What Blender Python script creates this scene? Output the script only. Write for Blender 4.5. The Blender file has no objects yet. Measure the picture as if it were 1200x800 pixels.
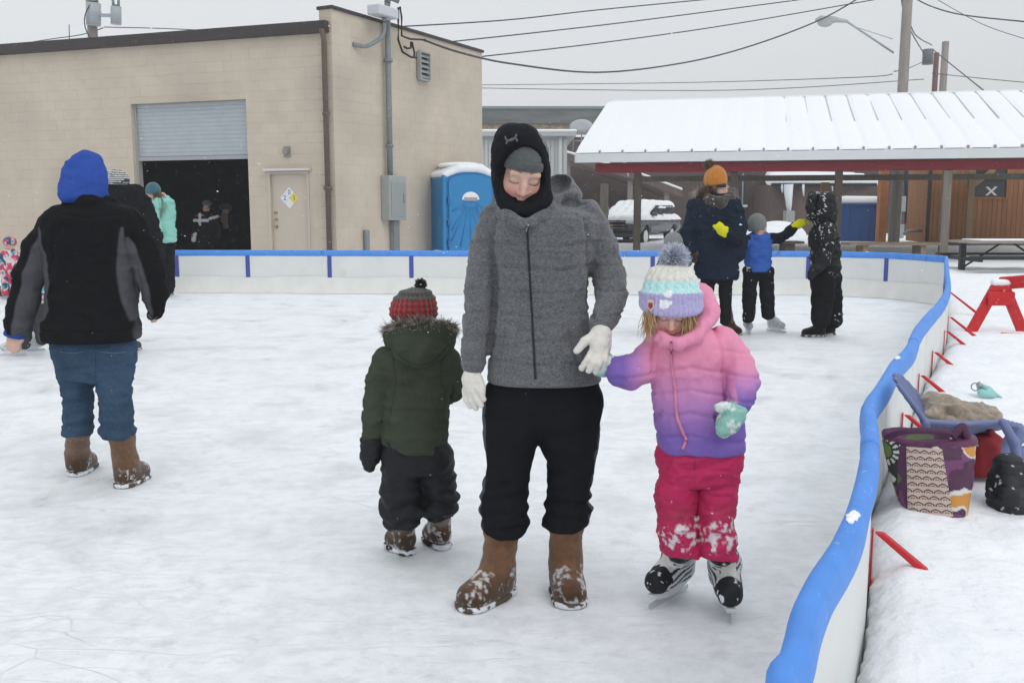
import bpy, bmesh, math, random
import numpy as np
import openvdb
from mathutils import Vector, Matrix
from mathutils.bvhtree import BVHTree

random.seed(7); RNG = np.random.default_rng(11)
SC = bpy.context.scene
COL = SC.collection

# ------------------------------------------------------------------ camera
CAM_H = 1.36
PITCH = math.atan(155 / 1133)
FPX = 1133.0
cam_data = bpy.data.cameras.new('camera')
cam = bpy.data.objects.new('camera', cam_data); COL.objects.link(cam)
cam_data.sensor_width = 36; cam_data.lens = 36 * FPX / 1200
cam_data.clip_start = 0.05; cam_data.clip_end = 2000
cam.location = (0, 0, CAM_H); cam.rotation_euler = (math.pi / 2 - PITCH, 0, 0)
SC.camera = cam

# ------------------------------------------------------------------ overcast sky
world = bpy.data.worlds.new('World'); SC.world = world; world.use_nodes = True
wt = world.node_tree; wt.nodes.clear()
def wn(t, **kw):
    n = wt.nodes.new(t)
    for k, v in kw.items(): setattr(n, k, v)
    return n
sky = wn('ShaderNodeTexSky', sky_type='NISHITA', sun_disc=False)
sky.sun_elevation = math.radians(48); sky.sun_rotation = math.radians(142)
hsv = wn('ShaderNodeHueSaturation'); hsv.inputs['Saturation'].default_value = 0.12
bg1 = wn('ShaderNodeBackground'); bg1.inputs['Strength'].default_value = 0.05
tc = wn('ShaderNodeTexCoord'); sep = wn('ShaderNodeSeparateXYZ')
# cloud deck: the standard overcast luminance law, horizon to zenith 1 : 3 (softened), same at every azimuth
mr = wn('ShaderNodeMapRange'); mr.inputs['From Min'].default_value = 0.0; mr.inputs['From Max'].default_value = 1.0
mr.inputs['To Min'].default_value = 0.39; mr.inputs['To Max'].default_value = 0.93
bg2 = wn('ShaderNodeBackground'); bg2.inputs['Color'].default_value = (0.93, 0.97, 1.0, 1)
addn = wn('ShaderNodeAddShader'); out = wn('ShaderNodeOutputWorld')
wt.links.new(sky.outputs[0], hsv.inputs['Color']); wt.links.new(hsv.outputs[0], bg1.inputs['Color'])
wt.links.new(tc.outputs['Generated'], sep.inputs[0]); wt.links.new(sep.outputs['Z'], mr.inputs['Value'])
wt.links.new(mr.outputs[0], bg2.inputs['Strength'])
wt.links.new(bg1.outputs[0], addn.inputs[0]); wt.links.new(bg2.outputs[0], addn.inputs[1])
wt.links.new(addn.outputs[0], out.inputs[0])

sun_d = bpy.data.lights.new('sun', 'SUN'); sun_d.energy = 0.5; sun_d.angle = math.radians(30); sun_d.color = (1, 0.97, 0.93)
sun = bpy.data.objects.new('sun', sun_d); COL.objects.link(sun)
sun.rotation_euler = (math.radians(42), 0, math.radians(38)); sun.location = (0, -5, 20)
SC.view_settings.view_transform = 'Standard'; SC.view_settings.look = 'None'
SC.view_settings.exposure = 0.11; SC.view_settings.gamma = 1.0; SC.view_settings.use_curve_mapping = False

# ------------------------------------------------------------------ measuring helpers (photo pixel -> metres at a stated distance)
CP, SP = math.cos(PITCH), math.sin(PITCH)
def ray(px, py):
    a, b = (px - 600) / FPX, (400 - py) / FPX
    return np.array([a, CP + b * SP, b * CP - SP])
def W(px, py, Y):
    r = ray(px, py); return np.array([0, 0, CAM_H]) + r * (Y / r[1])
def G(px, py, z=0.0):
    r = ray(px, py); return np.array([0, 0, CAM_H]) + r * ((z - CAM_H) / r[2])
def mpp(p):  # metres per pixel at a point
    return (p[1] * CP + (CAM_H - p[2]) * SP) / FPX

# ------------------------------------------------------------------ materials
MATS = {}
def mat(name, color=(.5, .5, .5), rough=.7, metal=0., noise=0., nscale=20., bump=0., bscale=60., sheen=0., attr=False, rand=0., spec=.4,
        trans=0., alpha=1., sss=0., second=None, sscale=6., sthr=.55, stretch=(1, 1, 1), bdist=.004, emit=None, world=False):
    if name in MATS: return MATS[name]
    m = bpy.data.materials.new(name); m.use_nodes = True; MATS[name] = m
    nt = m.node_tree; b = nt.nodes['Principled BSDF']; L = nt.links.new
    N = nt.nodes.new
    b.inputs['Roughness'].default_value = rough; b.inputs['Metallic'].default_value = metal
    b.inputs['Specular IOR Level'].default_value = spec
    if sheen: b.inputs['Sheen Weight'].default_value = sheen; b.inputs['Sheen Roughness'].default_value = .6
    if trans: b.inputs['Transmission Weight'].default_value = trans
    if alpha < 1: b.inputs['Alpha'].default_value = alpha
    if sss:
        b.inputs['Subsurface Weight'].default_value = sss; b.inputs['Subsurface Radius'].default_value = (.01, .005, .003)
    tcn = N('ShaderNodeTexCoord'); mp = N('ShaderNodeMapping'); mp.inputs['Scale'].default_value = stretch
    if world: L(N('ShaderNodeNewGeometry').outputs['Position'], mp.inputs['Vector'])
    else: L(tcn.outputs['Object'], mp.inputs['Vector'])
    if attr:
        a = N('ShaderNodeAttribute'); a.attribute_name = 'Col'; src = a.outputs['Color']
    else:
        rgb = N('ShaderNodeRGB'); rgb.outputs[0].default_value = (*color, 1); src = rgb.outputs[0]
    if second:
        n2 = N('ShaderNodeTexNoise'); n2.inputs['Scale'].default_value = sscale; n2.inputs['Detail'].default_value = 6
        L(mp.outputs[0], n2.inputs['Vector'])
        r2 = N('ShaderNodeMapRange'); r2.inputs['From Min'].default_value = sthr - .08; r2.inputs['From Max'].default_value = sthr + .08
        L(n2.outputs['Fac'], r2.inputs['Value'])
        mx = N('ShaderNodeMix'); mx.data_type = 'RGBA'; L(r2.outputs[0], mx.inputs['Factor']); L(src, mx.inputs[6])
        mx.inputs[7].default_value = (*second, 1); src = mx.outputs[2]
    if noise or rand:
        n1 = N('ShaderNodeTexNoise'); n1.inputs['Scale'].default_value = nscale; n1.inputs['Detail'].default_value = 5
        L(mp.outputs[0], n1.inputs['Vector'])
        mm = N('ShaderNodeMapRange'); mm.inputs['From Min'].default_value = .25; mm.inputs['From Max'].default_value = .75
        mm.inputs['To Min'].default_value = 1 - noise; mm.inputs['To Max'].default_value = 1 + noise
        L(n1.outputs['Fac'], mm.inputs['Value']); val = mm.outputs[0]
        if rand:
            oi = N('ShaderNodeObjectInfo'); rr = N('ShaderNodeMapRange')
            rr.inputs['To Min'].default_value = 1 - rand; rr.inputs['To Max'].default_value = 1 + rand
            L(oi.outputs['Random'], rr.inputs['Value'])
            mu = N('ShaderNodeMath'); mu.operation = 'MULTIPLY'; L(val, mu.inputs[0]); L(rr.outputs[0], mu.inputs[1]); val = mu.outputs[0]
        hs = N('ShaderNodeHueSaturation'); L(val, hs.inputs['Value']); L(src, hs.inputs['Color']); src = hs.outputs[0]
    L(src, b.inputs['Base Color'])
    if emit: b.inputs['Emission Color'].default_value = (*emit, 1); b.inputs['Emission Strength'].default_value = 1
    if bump:
        n3 = N('ShaderNodeTexNoise'); n3.inputs['Scale'].default_value = bscale; n3.inputs['Detail'].default_value = 4
        L(mp.outputs[0], n3.inputs['Vector'])
        bp = N('ShaderNodeBump'); bp.inputs['Strength'].default_value = bump; bp.inputs['Distance'].default_value = bdist
        L(n3.outputs['Fac'], bp.inputs['Height']); L(bp.outputs[0], b.inputs['Normal'])
    return m

# ------------------------------------------------------------------ object helpers
def tag(o, label=None, cat=None, group=None, kind=None):
    if label: o['label'] = label
    if cat: o['category'] = cat
    if group: o['group'] = group
    if kind: o['kind'] = kind
    return o
def empty(name, loc=(0, 0, 0), label=None, cat=None, group=None):
    o = bpy.data.objects.new(name, None); COL.objects.link(o); o.location = tuple(float(v) for v in loc); o.empty_display_size = .1
    return tag(o, label, cat, group)
def wloc(o):
    v = Vector((0, 0, 0))
    while o is not None: v += o.location; o = o.parent
    return np.array(v)
def link_mesh(name, me, m, parent=None, origin=None):
    o = bpy.data.objects.new(name, me); COL.objects.link(o)
    if m is not None and not me.materials: me.materials.append(m)
    if parent is not None: o.parent = parent
    if origin is not None: o.location = tuple(float(v) for v in origin)
    return o
def np_mesh(name, V, F, col=None, smooth=True):
    """V (n,3), F (m,4) or (m,3) arrays -> mesh"""
    me = bpy.data.meshes.new(name); V = np.asarray(V, np.float32); F = np.asarray(F, np.int32)
    k = F.shape[1]
    me.vertices.add(len(V)); me.vertices.foreach_set('co', V.ravel())
    me.loops.add(F.size); me.loops.foreach_set('vertex_index', F.ravel())
    me.polygons.add(len(F)); me.polygons.foreach_set('loop_start', np.arange(0, F.size, k, dtype=np.int32))
    if smooth: me.polygons.foreach_set('use_smooth', np.ones(len(F), bool))
    if col is not None:
        a = me.color_attributes.new('Col', 'FLOAT_COLOR', 'POINT')
        c = np.ones((len(V), 4), np.float32); c[:, :3] = col; a.data.foreach_set('color', c.ravel())
    me.update(calc_edges=True); return me

class Frame:
    """axes for oriented building: p(u, o, z) = origin + u*U + o*O + z*Z (O points outward / forward)"""
    def __init__(s, org, U, O, Z=(0, 0, 1)):
        s.o = np.array(org, float); s.U = np.array(U, float); s.O = np.array(O, float); s.Z = np.array(Z, float)
    def p(s, u, o, z): return s.o + s.U * u + s.O * o + s.Z * z
    def hit(s, px, py):  # where the sight line meets the plane o = 0 -> (u, z)
        r = ray(px, py); c = np.array([0, 0, CAM_H])
        t = np.dot(s.o - c, s.O) / np.dot(r, s.O); q = c + r * t - s.o
        return float(np.dot(q, s.U)), float(np.dot(q, s.Z))
ID = Frame((0, 0, 0), (1, 0, 0), (0, 1, 0))

class MB:
    """mesh collector: boxes, tubes, prisms; build() links ONE object"""
    def __init__(s, fr=ID): s.v = []; s.f = []; s.fr = fr; s.sm = []
    def add(s, vs, fs, smooth=False):
        n = len(s.v); s.v += [tuple(s.fr.p(*v)) for v in vs]; s.f += [tuple(n + i for i in f) for f in fs]; s.sm += [smooth] * len(fs); return s
    def box(s, x0, x1, y0, y1, z0, z1):
        return s.add([(x0, y0, z0), (x1, y0, z0), (x1, y1, z0), (x0, y1, z0), (x0, y0, z1), (x1, y0, z1), (x1, y1, z1), (x0, y1, z1)],
                     [(0, 3, 2, 1), (4, 5, 6, 7), (0, 1, 5, 4), (1, 2, 6, 5), (2, 3, 7, 6), (3, 0, 4, 7)])
    def tube(s, pts, r, seg=8, caps=True, ry=None, up=(0, 0, 1)):
        P = [np.array(p, float) for p in pts]; n = len(P); rs = r if hasattr(r, '__len__') else [r] * n
        vs = []; fs = []
        for i, p in enumerate(P):
            t = P[min(i + 1, n - 1)] - P[max(i - 1, 0)]; t = t / (np.linalg.norm(t) + 1e-9)
            a = np.cross(t, up)
            if np.linalg.norm(a) < 1e-3: a = np.cross(t, (1, 0, 0))
            a /= np.linalg.norm(a); b = np.cross(a, t)
            for k in range(seg):
                w = 2 * math.pi * k / seg
                vs.append(tuple(p + a * rs[i] * math.cos(w) + b * (ry if ry else rs[i]) * math.sin(w)))
        for i in range(n - 1):
            for k in range(seg):
                fs.append((i * seg + k, i * seg + (k + 1) % seg, (i + 1) * seg + (k + 1) % seg, (i + 1) * seg + k))
        s.add(vs, fs, True)
        if caps: s.f += [tuple(len(s.v) - n * seg + k for k in range(seg))[::-1], tuple(len(s.v) - seg + k for k in range(seg))]; s.sm += [False, False]
        return s
    def prism(s, poly, o0, o1, axis='xz'):
        """polygon in (u,z) (axis xz), (u,o) (axis xy) or (o,z) (axis yz), extruded o0..o1"""
        n = len(poly)
        g = {'xz': lambda a, b, o: (a, o, b), 'xy': lambda a, b, o: (a, b, o), 'yz': lambda a, b, o: (o, a, b)}[axis]
        vs = [g(a, b, o0) for a, b in poly] + [g(a, b, o1) for a, b in poly]
        fs = [tuple(range(n)), tuple(range(2 * n - 1, n - 1, -1))] + [(i, i + n, (i + 1) % n + n, (i + 1) % n) for i in range(n)]
        return s.add(vs, fs)
    def build(s, name, m, parent=None, bevel=0., seg=1, origin=None, smooth=None):
        if origin is None: origin = wloc(parent) if parent is not None else np.mean(np.array(s.v), 0)
        me = bpy.data.meshes.new(name)
        me.from_pydata([tuple(float(a - b) for a, b in zip(v, origin)) for v in s.v], [], s.f)
        me.polygons.foreach_set('use_smooth', [bool(x) if smooth is None else smooth for x in s.sm])
        bm = bmesh.new(); bm.from_mesh(me)
        bmesh.ops.recalc_face_normals(bm, faces=bm.faces)
        if bevel: bmesh.ops.bevel(bm, geom=[e for e in bm.edges if len(e.link_faces) == 2 and e.calc_face_angle(0) > .5], offset=bevel, segments=seg, affect='EDGES', clamp_overlap=True)
        bm.to_mesh(me); bm.free(); me.update()
        o = link_mesh(name, me, m, parent, None if parent is not None else origin)
        return o

# ------------------------------------------------------------------ noise for shaping
def _hash(i, j, k):
    n = (i.astype(np.int64) * 374761393 + j.astype(np.int64) * 668265263 + k.astype(np.int64) * 2147483647) & 0xffffffff
    n = ((n ^ (n >> 13)) * 1274126177) & 0xffffffff
    return ((n ^ (n >> 16)) & 0xffff) / 65535.0
def noise(p, s=1.0, seed=0):
    q = np.asarray(p, float) * s + seed * 17.31; f = np.floor(q); t = q - f; t = t * t * (3 - 2 * t); f = f.astype(np.int64)
    r = 0
    for a in (0, 1):
        for b in (0, 1):
            for c in (0, 1):
                w = (t[..., 0] if a else 1 - t[..., 0]) * (t[..., 1] if b else 1 - t[..., 1]) * (t[..., 2] if c else 1 - t[..., 2])
                r = r + w * _hash(f[..., 0] + a, f[..., 1] + b, f[..., 2] + c)
    return r
def fbm(p, s, seed=0, o=3):
    return sum(noise(p, s * 2 ** i, seed + i) * .5 ** i for i in range(o)) / sum(.5 ** i for i in range(o))

# ------------------------------------------------------------------ implicit-surface modelling (for bodies, cloth, soft things)
class Shape:
    def __init__(s): s.pr = []; s.cuts = []
    def cone(s, a, b, ra, rb, k=.012, op='u'):
        a = np.array(a, float); b = np.array(b, float); ab = b - a; l2 = max(np.dot(ab, ab), 1e-9)
        def fn(X, Y, Z):
            dx, dy, dz = X - a[0], Y - a[1], Z - a[2]
            t = np.clip((dx * ab[0] + dy * ab[1] + dz * ab[2]) / l2, 0, 1)
            return np.sqrt((dx - t * ab[0]) ** 2 + (dy - t * ab[1]) ** 2 + (dz - t * ab[2]) ** 2) - (ra + (rb - ra) * t)
        r = max(ra, rb); s.pr.append((fn, np.minimum(a, b) - r, np.maximum(a, b) + r, k, op)); return s
    def chain(s, pts, k=.012, op='u'):
        for (a, ra), (b, rb) in zip(pts[:-1], pts[1:]): s.cone(a, b, ra, rb, k, op)
        return s
    def ell(s, c, r, R=None, k=.012, op='u'):
        c = np.array(c, float); r = np.array(r, float); R = np.eye(3) if R is None else np.array(R)
        def fn(X, Y, Z):
            d = [X - c[0], Y - c[1], Z - c[2]]
            q = [(R[0][i] * d[0] + R[1][i] * d[1] + R[2][i] * d[2]) for i in range(3)]
            k0 = np.sqrt(sum((q[i] / r[i]) ** 2 for i in range(3))); k1 = np.sqrt(sum((q[i] / r[i] ** 2) ** 2 for i in range(3))) + 1e-9
            return k0 * (k0 - 1) / k1
        e = np.sqrt(((np.abs(R) * r) ** 2).sum(1)); s.pr.append((fn, c - e, c + e, k, op)); return s
    def loft(s, rows, n=2.3, yaw=0., k=.012, op='u', cap=.02):
        """rows: (center3, rx, ry), any order in z; elliptical section turned by yaw"""
        rows = sorted(rows, key=lambda r: r[0][2]); z = np.array([r[0][2] for r in rows])
        A = np.array([[r[0][0], r[0][1], r[1], r[2]] for r in rows]); zz = np.linspace(z[0], z[-1], 64)
        # smooth interpolation
        B = np.stack([np.interp(zz, z, A[:, i]) for i in range(4)], 1)
        for _ in range(3): B[1:-1] = .25 * B[:-2] + .5 * B[1:-1] + .25 * B[2:]
        cy, sy = math.cos(yaw), math.sin(yaw)
        def fn(X, Y, Z):
            zf = Z.ravel(); I = [np.interp(zf, zz, B[:, i]).reshape(Z.shape) for i in range(4)]
            dx, dy = X - I[0], Y - I[1]; u = np.abs(dx * cy + dy * sy); v = np.abs(-dx * sy + dy * cy)
            d = (((u / I[2]) ** n + (v / I[3]) ** n) ** (1 / n) - 1) * np.minimum(I[2], I[3])
            e = np.maximum(zz[0] - Z, Z - zz[-1]) + 0 * d
            if cap <= 0: return np.maximum(d, e)
            h = np.clip(.5 + .5 * (d - e) / cap, 0, 1); return e * (1 - h) + d * h + cap * h * (1 - h)
        m = max(B[:, 2].max(), B[:, 3].max()) * 1.05
        lo = np.array([B[:, 0].min() - m, B[:, 1].min() - m, zz[0]]); hi = np.array([B[:, 0].max() + m, B[:, 1].max() + m, zz[-1]])
        s.pr.append((fn, lo, hi, k, op)); return s
    def cut(s, point, normal, k=.008):  # removes the side the normal points to
        s.cuts.append((np.array(point, float), np.array(normal, float) / np.linalg.norm(normal), k)); return s
    def mesh(s, vox, smooth=2):
        lo = np.min([p[1] for p in s.pr if p[4] == 'u'], 0) - 4 * vox; hi = np.max([p[2] for p in s.pr if p[4] == 'u'], 0) + 4 * vox
        n = np.ceil((hi - lo) / vox).astype(int) + 1
        ax = [(lo[i] + vox * np.arange(n[i])).astype(np.float32) for i in range(3)]
        f = np.full(n, .08, np.float32)
        for fn, a, b, k, op in s.pr:
            m = k + 3 * vox
            i0 = np.clip(np.floor((a - m - lo) / vox).astype(int), 0, n); i1 = np.clip(np.ceil((b + m - lo) / vox).astype(int) + 1, 0, n)
            if np.any(i1 <= i0): continue
            sl = tuple(slice(i0[i], i1[i]) for i in range(3))
            d = np.minimum(fn(ax[0][sl[0]][:, None, None], ax[1][sl[1]][None, :, None], ax[2][sl[2]][None, None, :]), .08); g = f[sl]
            if op == 'u':
                h = np.clip(.5 + .5 * (g - d) / k, 0, 1); f[sl] = g * (1 - h) + d * h - k * h * (1 - h)
            else:
                h = np.clip(.5 - .5 * (g + d) / k, 0, 1); f[sl] = g * (1 - h) - d * h + k * h * (1 - h)
        for p, nn, k in s.cuts:
            d = (ax[0][:, None, None] - p[0]) * nn[0] + (ax[1][None, :, None] - p[1]) * nn[1] + (ax[2][None, None, :] - p[2]) * nn[2]
            h = np.clip(.5 + .5 * (f - d) / k, 0, 1); f = d * (1 - h) + f * h + k * h * (1 - h)
        gr = openvdb.FloatGrid(.08); gr.copyFromArray(np.ascontiguousarray(np.clip(f, -.08, .08).astype(np.float32)))
        P, Q = gr.convertToQuads(isovalue=0.0)
        V = lo + np.asarray(P, float) * vox; Q = np.asarray(Q, np.int64)
        used = np.unique(Q); mp = np.zeros(len(V), np.int64); mp[used] = np.arange(len(used)); V = V[used]; Q = mp[Q]
        E = np.concatenate([Q[:, [0, 1]], Q[:, [1, 2]], Q[:, [2, 3]], Q[:, [3, 0]]]); E = np.concatenate([E, E[:, ::-1]])
        deg = np.maximum(np.bincount(E[:, 0], minlength=len(V)), 1)[:, None]
        for it in range(smooth * 2):
            A = np.stack([np.bincount(E[:, 0], V[E[:, 1], i], len(V)) for i in range(3)], 1) / deg
            V = V + (.6 if it % 2 == 0 else -.55) * (A - V)
        if np.einsum('ij,ij->', np.cross(V[Q[:, 2]] - V[Q[:, 0]], V[Q[:, 3]] - V[Q[:, 1]]), V[Q].mean(1) - V.mean(0)) < 0: Q = Q[:, ::-1]
        N = normals(V, Q)
        return V, Q, N
def normals(V, Q):
    a = np.cross(V[Q[:, 2]] - V[Q[:, 0]], V[Q[:, 3]] - V[Q[:, 1]]); N = np.zeros_like(V)
    for i in range(4):
        for c in range(3): N[:, c] += np.bincount(Q[:, i], a[:, c], len(V))
    return N / (np.linalg.norm(N, axis=1, keepdims=True) + 1e-12)
def part(name, shape, vox, parent, m, color=(.5, .5, .5), disp=None, smooth=2, keep=None):
    """mesh a Shape into a part of `parent`; color: rgb or f(V,N)->(n,3); disp: f(V,N)->(n,) metres along the normal"""
    V, Q, N = shape.mesh(vox, smooth)
    c = color(V, N) if callable(color) else np.tile(np.array(color, float), (len(V), 1))
    if disp is not None: V = V + N * np.asarray(disp(V, N))[:, None]
    o = link_mesh(name, np_mesh(name, V - wloc(parent), Q, c), m, parent)
    o_bvh[o.name] = (V, Q)
    return o
o_bvh = {}
def cast(o, pts, lift=.002):
    """sight lines from the photo onto a part's surface -> world points + normals (used to lay seams, zips and prints on cloth)"""
    V, Q = o_bvh[o.name]; t = BVHTree.FromPolygons([tuple(v) for v in V], [tuple(int(i) for i in q) for q in Q])
    res = []
    for px, py in pts:
        r = ray(px, py); h = t.ray_cast(Vector((0, 0, CAM_H)), Vector(r).normalized())
        if h[0] is not None: res.append((np.array(h[0]) + lift * np.array(h[1]), np.array(h[1])))
    return res
def rotm(yaw=0, pitch=0, roll=0):
    return np.array(Matrix.Rotation(yaw, 3, 'Z') @ Matrix.Rotation(pitch, 3, 'X') @ Matrix.Rotation(roll, 3, 'Y'))
def strands(name, roots, dirs, length, width, cols, parent, m, droop=0., jit=.35, seed=3):
    rg = np.random.default_rng(seed); n = len(roots); d = dirs + rg.normal(0, jit, (n, 3)); d /= np.linalg.norm(d, axis=1, keepdims=True)
    L = length * rg.uniform(.6, 1.15, (n, 1)); sd = np.cross(d, rg.normal(0, 1, (n, 3))); sd /= np.linalg.norm(sd, axis=1, keepdims=True) + 1e-9
    mid = roots + d * L * .5 + np.array([0, 0, -1]) * droop * L * .3; tip = roots + d * L + rg.normal(0, .12, (n, 3)) * L + np.array([0, 0, -1]) * droop * L
    w = width
    V = np.stack([roots - sd * w, roots + sd * w, mid + sd * w * .8, mid - sd * w * .8, tip + sd * w * .25, tip - sd * w * .25], 1).reshape(-1, 3)
    b = np.arange(n)[:, None] * 6; F = np.concatenate([b + np.array([0, 1, 2, 3]), b + np.array([3, 2, 4, 5])])
    return link_mesh(name, np_mesh(name, V - wloc(parent), F, np.repeat(cols, 6, 0)), m, parent)
# ================================================================== SETTING
snow_m = mat('snow', (.86, .875, .90), rough=.85, noise=.04, nscale=3, bump=.8, bscale=11, bdist=.035, spec=.2)
snow_thin = mat('snow_settled', (.87, .885, .91), rough=.9, bump=.4, bscale=25, bdist=.01, spec=.15)

def ice_material():
    m = bpy.data.materials.new('rink_ice'); m.use_nodes = True; nt = m.node_tree; b = nt.nodes['Principled BSDF']; N = nt.nodes.new; L = nt.links.new
    t = N('ShaderNodeTexCoord')
    def mapping(rot, sc):
        q = N('ShaderNodeMapping'); q.inputs['Rotation'].default_value = (0, 0, rot); q.inputs['Scale'].default_value = sc; L(t.outputs['Object'], q.inputs['Vector']); return q.outputs[0]
    def nz(vec, scale, det=6, rgh=.55, dist=0.):
        n = N('ShaderNodeTexNoise'); n.inputs['Scale'].default_value = scale; n.inputs['Detail'].default_value = det; n.inputs['Roughness'].default_value = rgh
        n.inputs['Distortion'].default_value = dist; L(vec, n.inputs['Vector']); return n.outputs['Fac']
    def rng_(v, a, c, lo=0., hi=1.):
        r = N('ShaderNodeMapRange'); r.inputs['From Min'].default_value = a; r.inputs['From Max'].default_value = c
        r.inputs['To Min'].default_value = lo; r.inputs['To Max'].default_value = hi; L(v, r.inputs['Value']); return r.outputs[0]
    def math_(op, a, c):
        k = N('ShaderNodeMath'); k.operation = op
        for i, x in enumerate((a, c)):
            if isinstance(x, (int, float)): k.inputs[i].default_value = x
            else: L(x, k.inputs[i])
        return k.outputs[0]
    patches = rng_(nz(mapping(.3, (1, 1, 1)), 1.9, 10, .72, .3), .47, .72)
    streak = rng_(nz(mapping(-.75, (1.0, 3.2, 1)), 3.4, 10, .7, .3), .54, .74)
    streak2 = rng_(nz(mapping(1.1, (1.0, 3.5, 1)), 4.0, 10, .7, .3), .56, .76)
    fine = rng_(nz(mapping(0, (1, 1, 1)), 14, 5, .65), .3, .7)
    # skate cuts: warped cell edges
    def cuts(rot, sc, w, st=(.45, 1.6, 1)):
        wv = N('ShaderNodeTexNoise'); wv.inputs['Scale'].default_value = 1.3; L(mapping(rot, (1, 1, 1)), wv.inputs['Vector'])
        va = N('ShaderNodeVectorMath'); va.operation = 'MULTIPLY_ADD'; L(wv.outputs['Color'], va.inputs[0]); va.inputs[1].default_value = (.45, .45, 0); L(mapping(rot, st), va.inputs[2])
        vo = N('ShaderNodeTexVoronoi'); vo.feature = 'DISTANCE_TO_EDGE'; vo.inputs['Scale'].default_value = sc; L(va.outputs[0], vo.inputs['Vector'])
        return rng_(vo.outputs['Distance'], 0, w, 1, 0)
    cut = math_('MULTIPLY', cuts(-.7, 2.2, .007), rng_(nz(mapping(0, (1, 1, 1)), .9, 3), .42, .6))
    f = math_('MAXIMUM', math_('MULTIPLY', patches, .70), math_('MULTIPLY', math_('MAXIMUM', streak, streak2), .48))
    grain = rng_(nz(mapping(.2, (1, 1, 1)), 7.5, 8, .75, .2), .50, .68)
    f = math_('MAXIMUM', f, math_('MULTIPLY', grain, .40))
    scr = math_('MAXIMUM', cuts(-.55, 2.6, .010, (.16, 1.5, 1)), cuts(.45, 2.3, .010, (.16, 1.5, 1)))
    f = math_('MAXIMUM', f, math_('MULTIPLY', math_('MULTIPLY', scr, rng_(nz(mapping(.4, (1, 1, 1)), 1.6, 5), .45, .62)), .50))
    f = math_('MAXIMUM', f, math_('MULTIPLY', cut, .42))
    f = math_('ADD', f, math_('MULTIPLY', math_('SUBTRACT', fine, .5), .22))
    mx = N('ShaderNodeMix'); mx.data_type = 'RGBA'; mx.clamp_factor = True; L(f, mx.inputs['Factor'])
    mx.inputs[6].default_value = (.85, .87, .90, 1); mx.inputs[7].default_value = (.52, .555, .57, 1)
    # a few greenish stains frozen in
    st = rng_(nz(mapping(.9, (1, 1, 1)), .75, 4, .5), .66, .76)
    mx2 = N('ShaderNodeMix'); mx2.data_type = 'RGBA'; L(math_('MULTIPLY', st, .35), mx2.inputs['Factor']); L(mx.outputs[2], mx2.inputs[6]); mx2.inputs[7].default_value = (.52, .57, .48, 1)
    L(mx2.outputs[2], b.inputs['Base Color'])
    L(rng_(f, 0, .6, .72, .24), b.inputs['Roughness']); b.inputs['Specular IOR Level'].default_value = .5
    h = math_('ADD', math_('MULTIPLY', fine, .35), math_('SUBTRACT', 0, math_('MULTIPLY', f, 1.0)))
    bp = N('ShaderNodeBump'); bp.inputs['Strength'].default_value = .55; bp.inputs['Distance'].default_value = .012; L(h, bp.inputs['Height']); L(bp.outputs[0], b.inputs['Normal'])
    return m
ice_m = ice_material()

def spline(P, per=8):
    P = [np.array(p, float) for p in P]; out = []
    for i in range(len(P) - 1):
        p0, p1, p2, p3 = P[max(i - 1, 0)], P[i], P[i + 1], P[min(i + 2, len(P) - 1)]
        for k in range(per):
            t = k / per; out.append(.5 * ((2 * p1) + (p2 - p0) * t + (2 * p0 - 5 * p1 + 4 * p2 - p3) * t * t + (3 * p1 - p0 - 3 * p2 + p3) * t ** 3))
    return out + [P[-1]]
# ---- rail paths of the rink barrier (top of the foam cap, z = RZ)
RZ = .70
side_px = [(1109, 300), (1110, 318), (1111, 334), (1104, 350), (1085, 371), (1074, 386), (1067, 404), (1050, 422), (1036, 445), (1019, 470), (1020, 492), (1020, 520),
           (1017, 545), (1010, 570), (1003, 595), (994, 617), (984, 636), (967, 661), (956, 680), (945, 707), (939, 733), (931, 760), (917, 800)]
side_pts = [G(x, y, RZ) for x, y in side_px] + [np.array([.30, .75, RZ]), np.array([.16, .1, RZ]), np.array([-.05, -.8, RZ])]
back_px = [(203, 293), (290, 293), (386, 293.3), (482, 293.6), (577, 293.8), (672, 294), (765, 294), (857, 294), (948, 294.3), (1040, 296), (1109, 300)]
back_pts = [G(x, y, RZ) for x, y in back_px]
side_sp, back_sp = spline(side_pts, 8), spline(back_pts, 8)
sx = np.array([p[0] for p in side_sp[::-1]]); sy = np.array([p[1] for p in side_sp[::-1]]); o_ = np.argsort(sy); SXI, SYI = sx[o_], sy[o_]
def side_x(y): return np.interp(y, SYI, SXI)
BXI = np.array([p[0] for p in back_sp]); BYI = np.array([p[1] for p in back_sp])
def back_y(x): return np.interp(x, BXI, BYI)
def ground_h(x, y):
    x = np.asarray(x, float); y = np.asarray(y, float)
    p = np.stack([x, y, 0 * x], -1)
    bump = .15 + .085 * (fbm(p, .9, 5) - .35) + .06 * (fbm(p, 3.2, 9) - .5) + .034 * (fbm(p, 10, 2) - .5)
    d = np.maximum(x - side_x(y) - .016, (y - back_y(x) - .05))
    bump = bump + .165 * np.exp(-(np.maximum(x - side_x(y), 0) / 2.2) ** 2) * np.clip((10.5 - y) / 3.5, 0, 1) * (y < 14)
    return np.where(d > 0, np.minimum(1, .8 + np.maximum(d, 0) / .5) * np.maximum(bump, .012), -.035)
def axis(a, b, fine, lo, hi, grow=1.12):
    xs = list(np.arange(a, b, fine)); s = fine; x = b
    while x < hi: xs.append(x); s *= grow; x += s
    xs.append(hi); s = fine * grow; x = a - s; pre = []
    while x > lo: pre.append(x); s *= grow; x -= s
    return np.array([lo] + pre[::-1] + xs)
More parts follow.
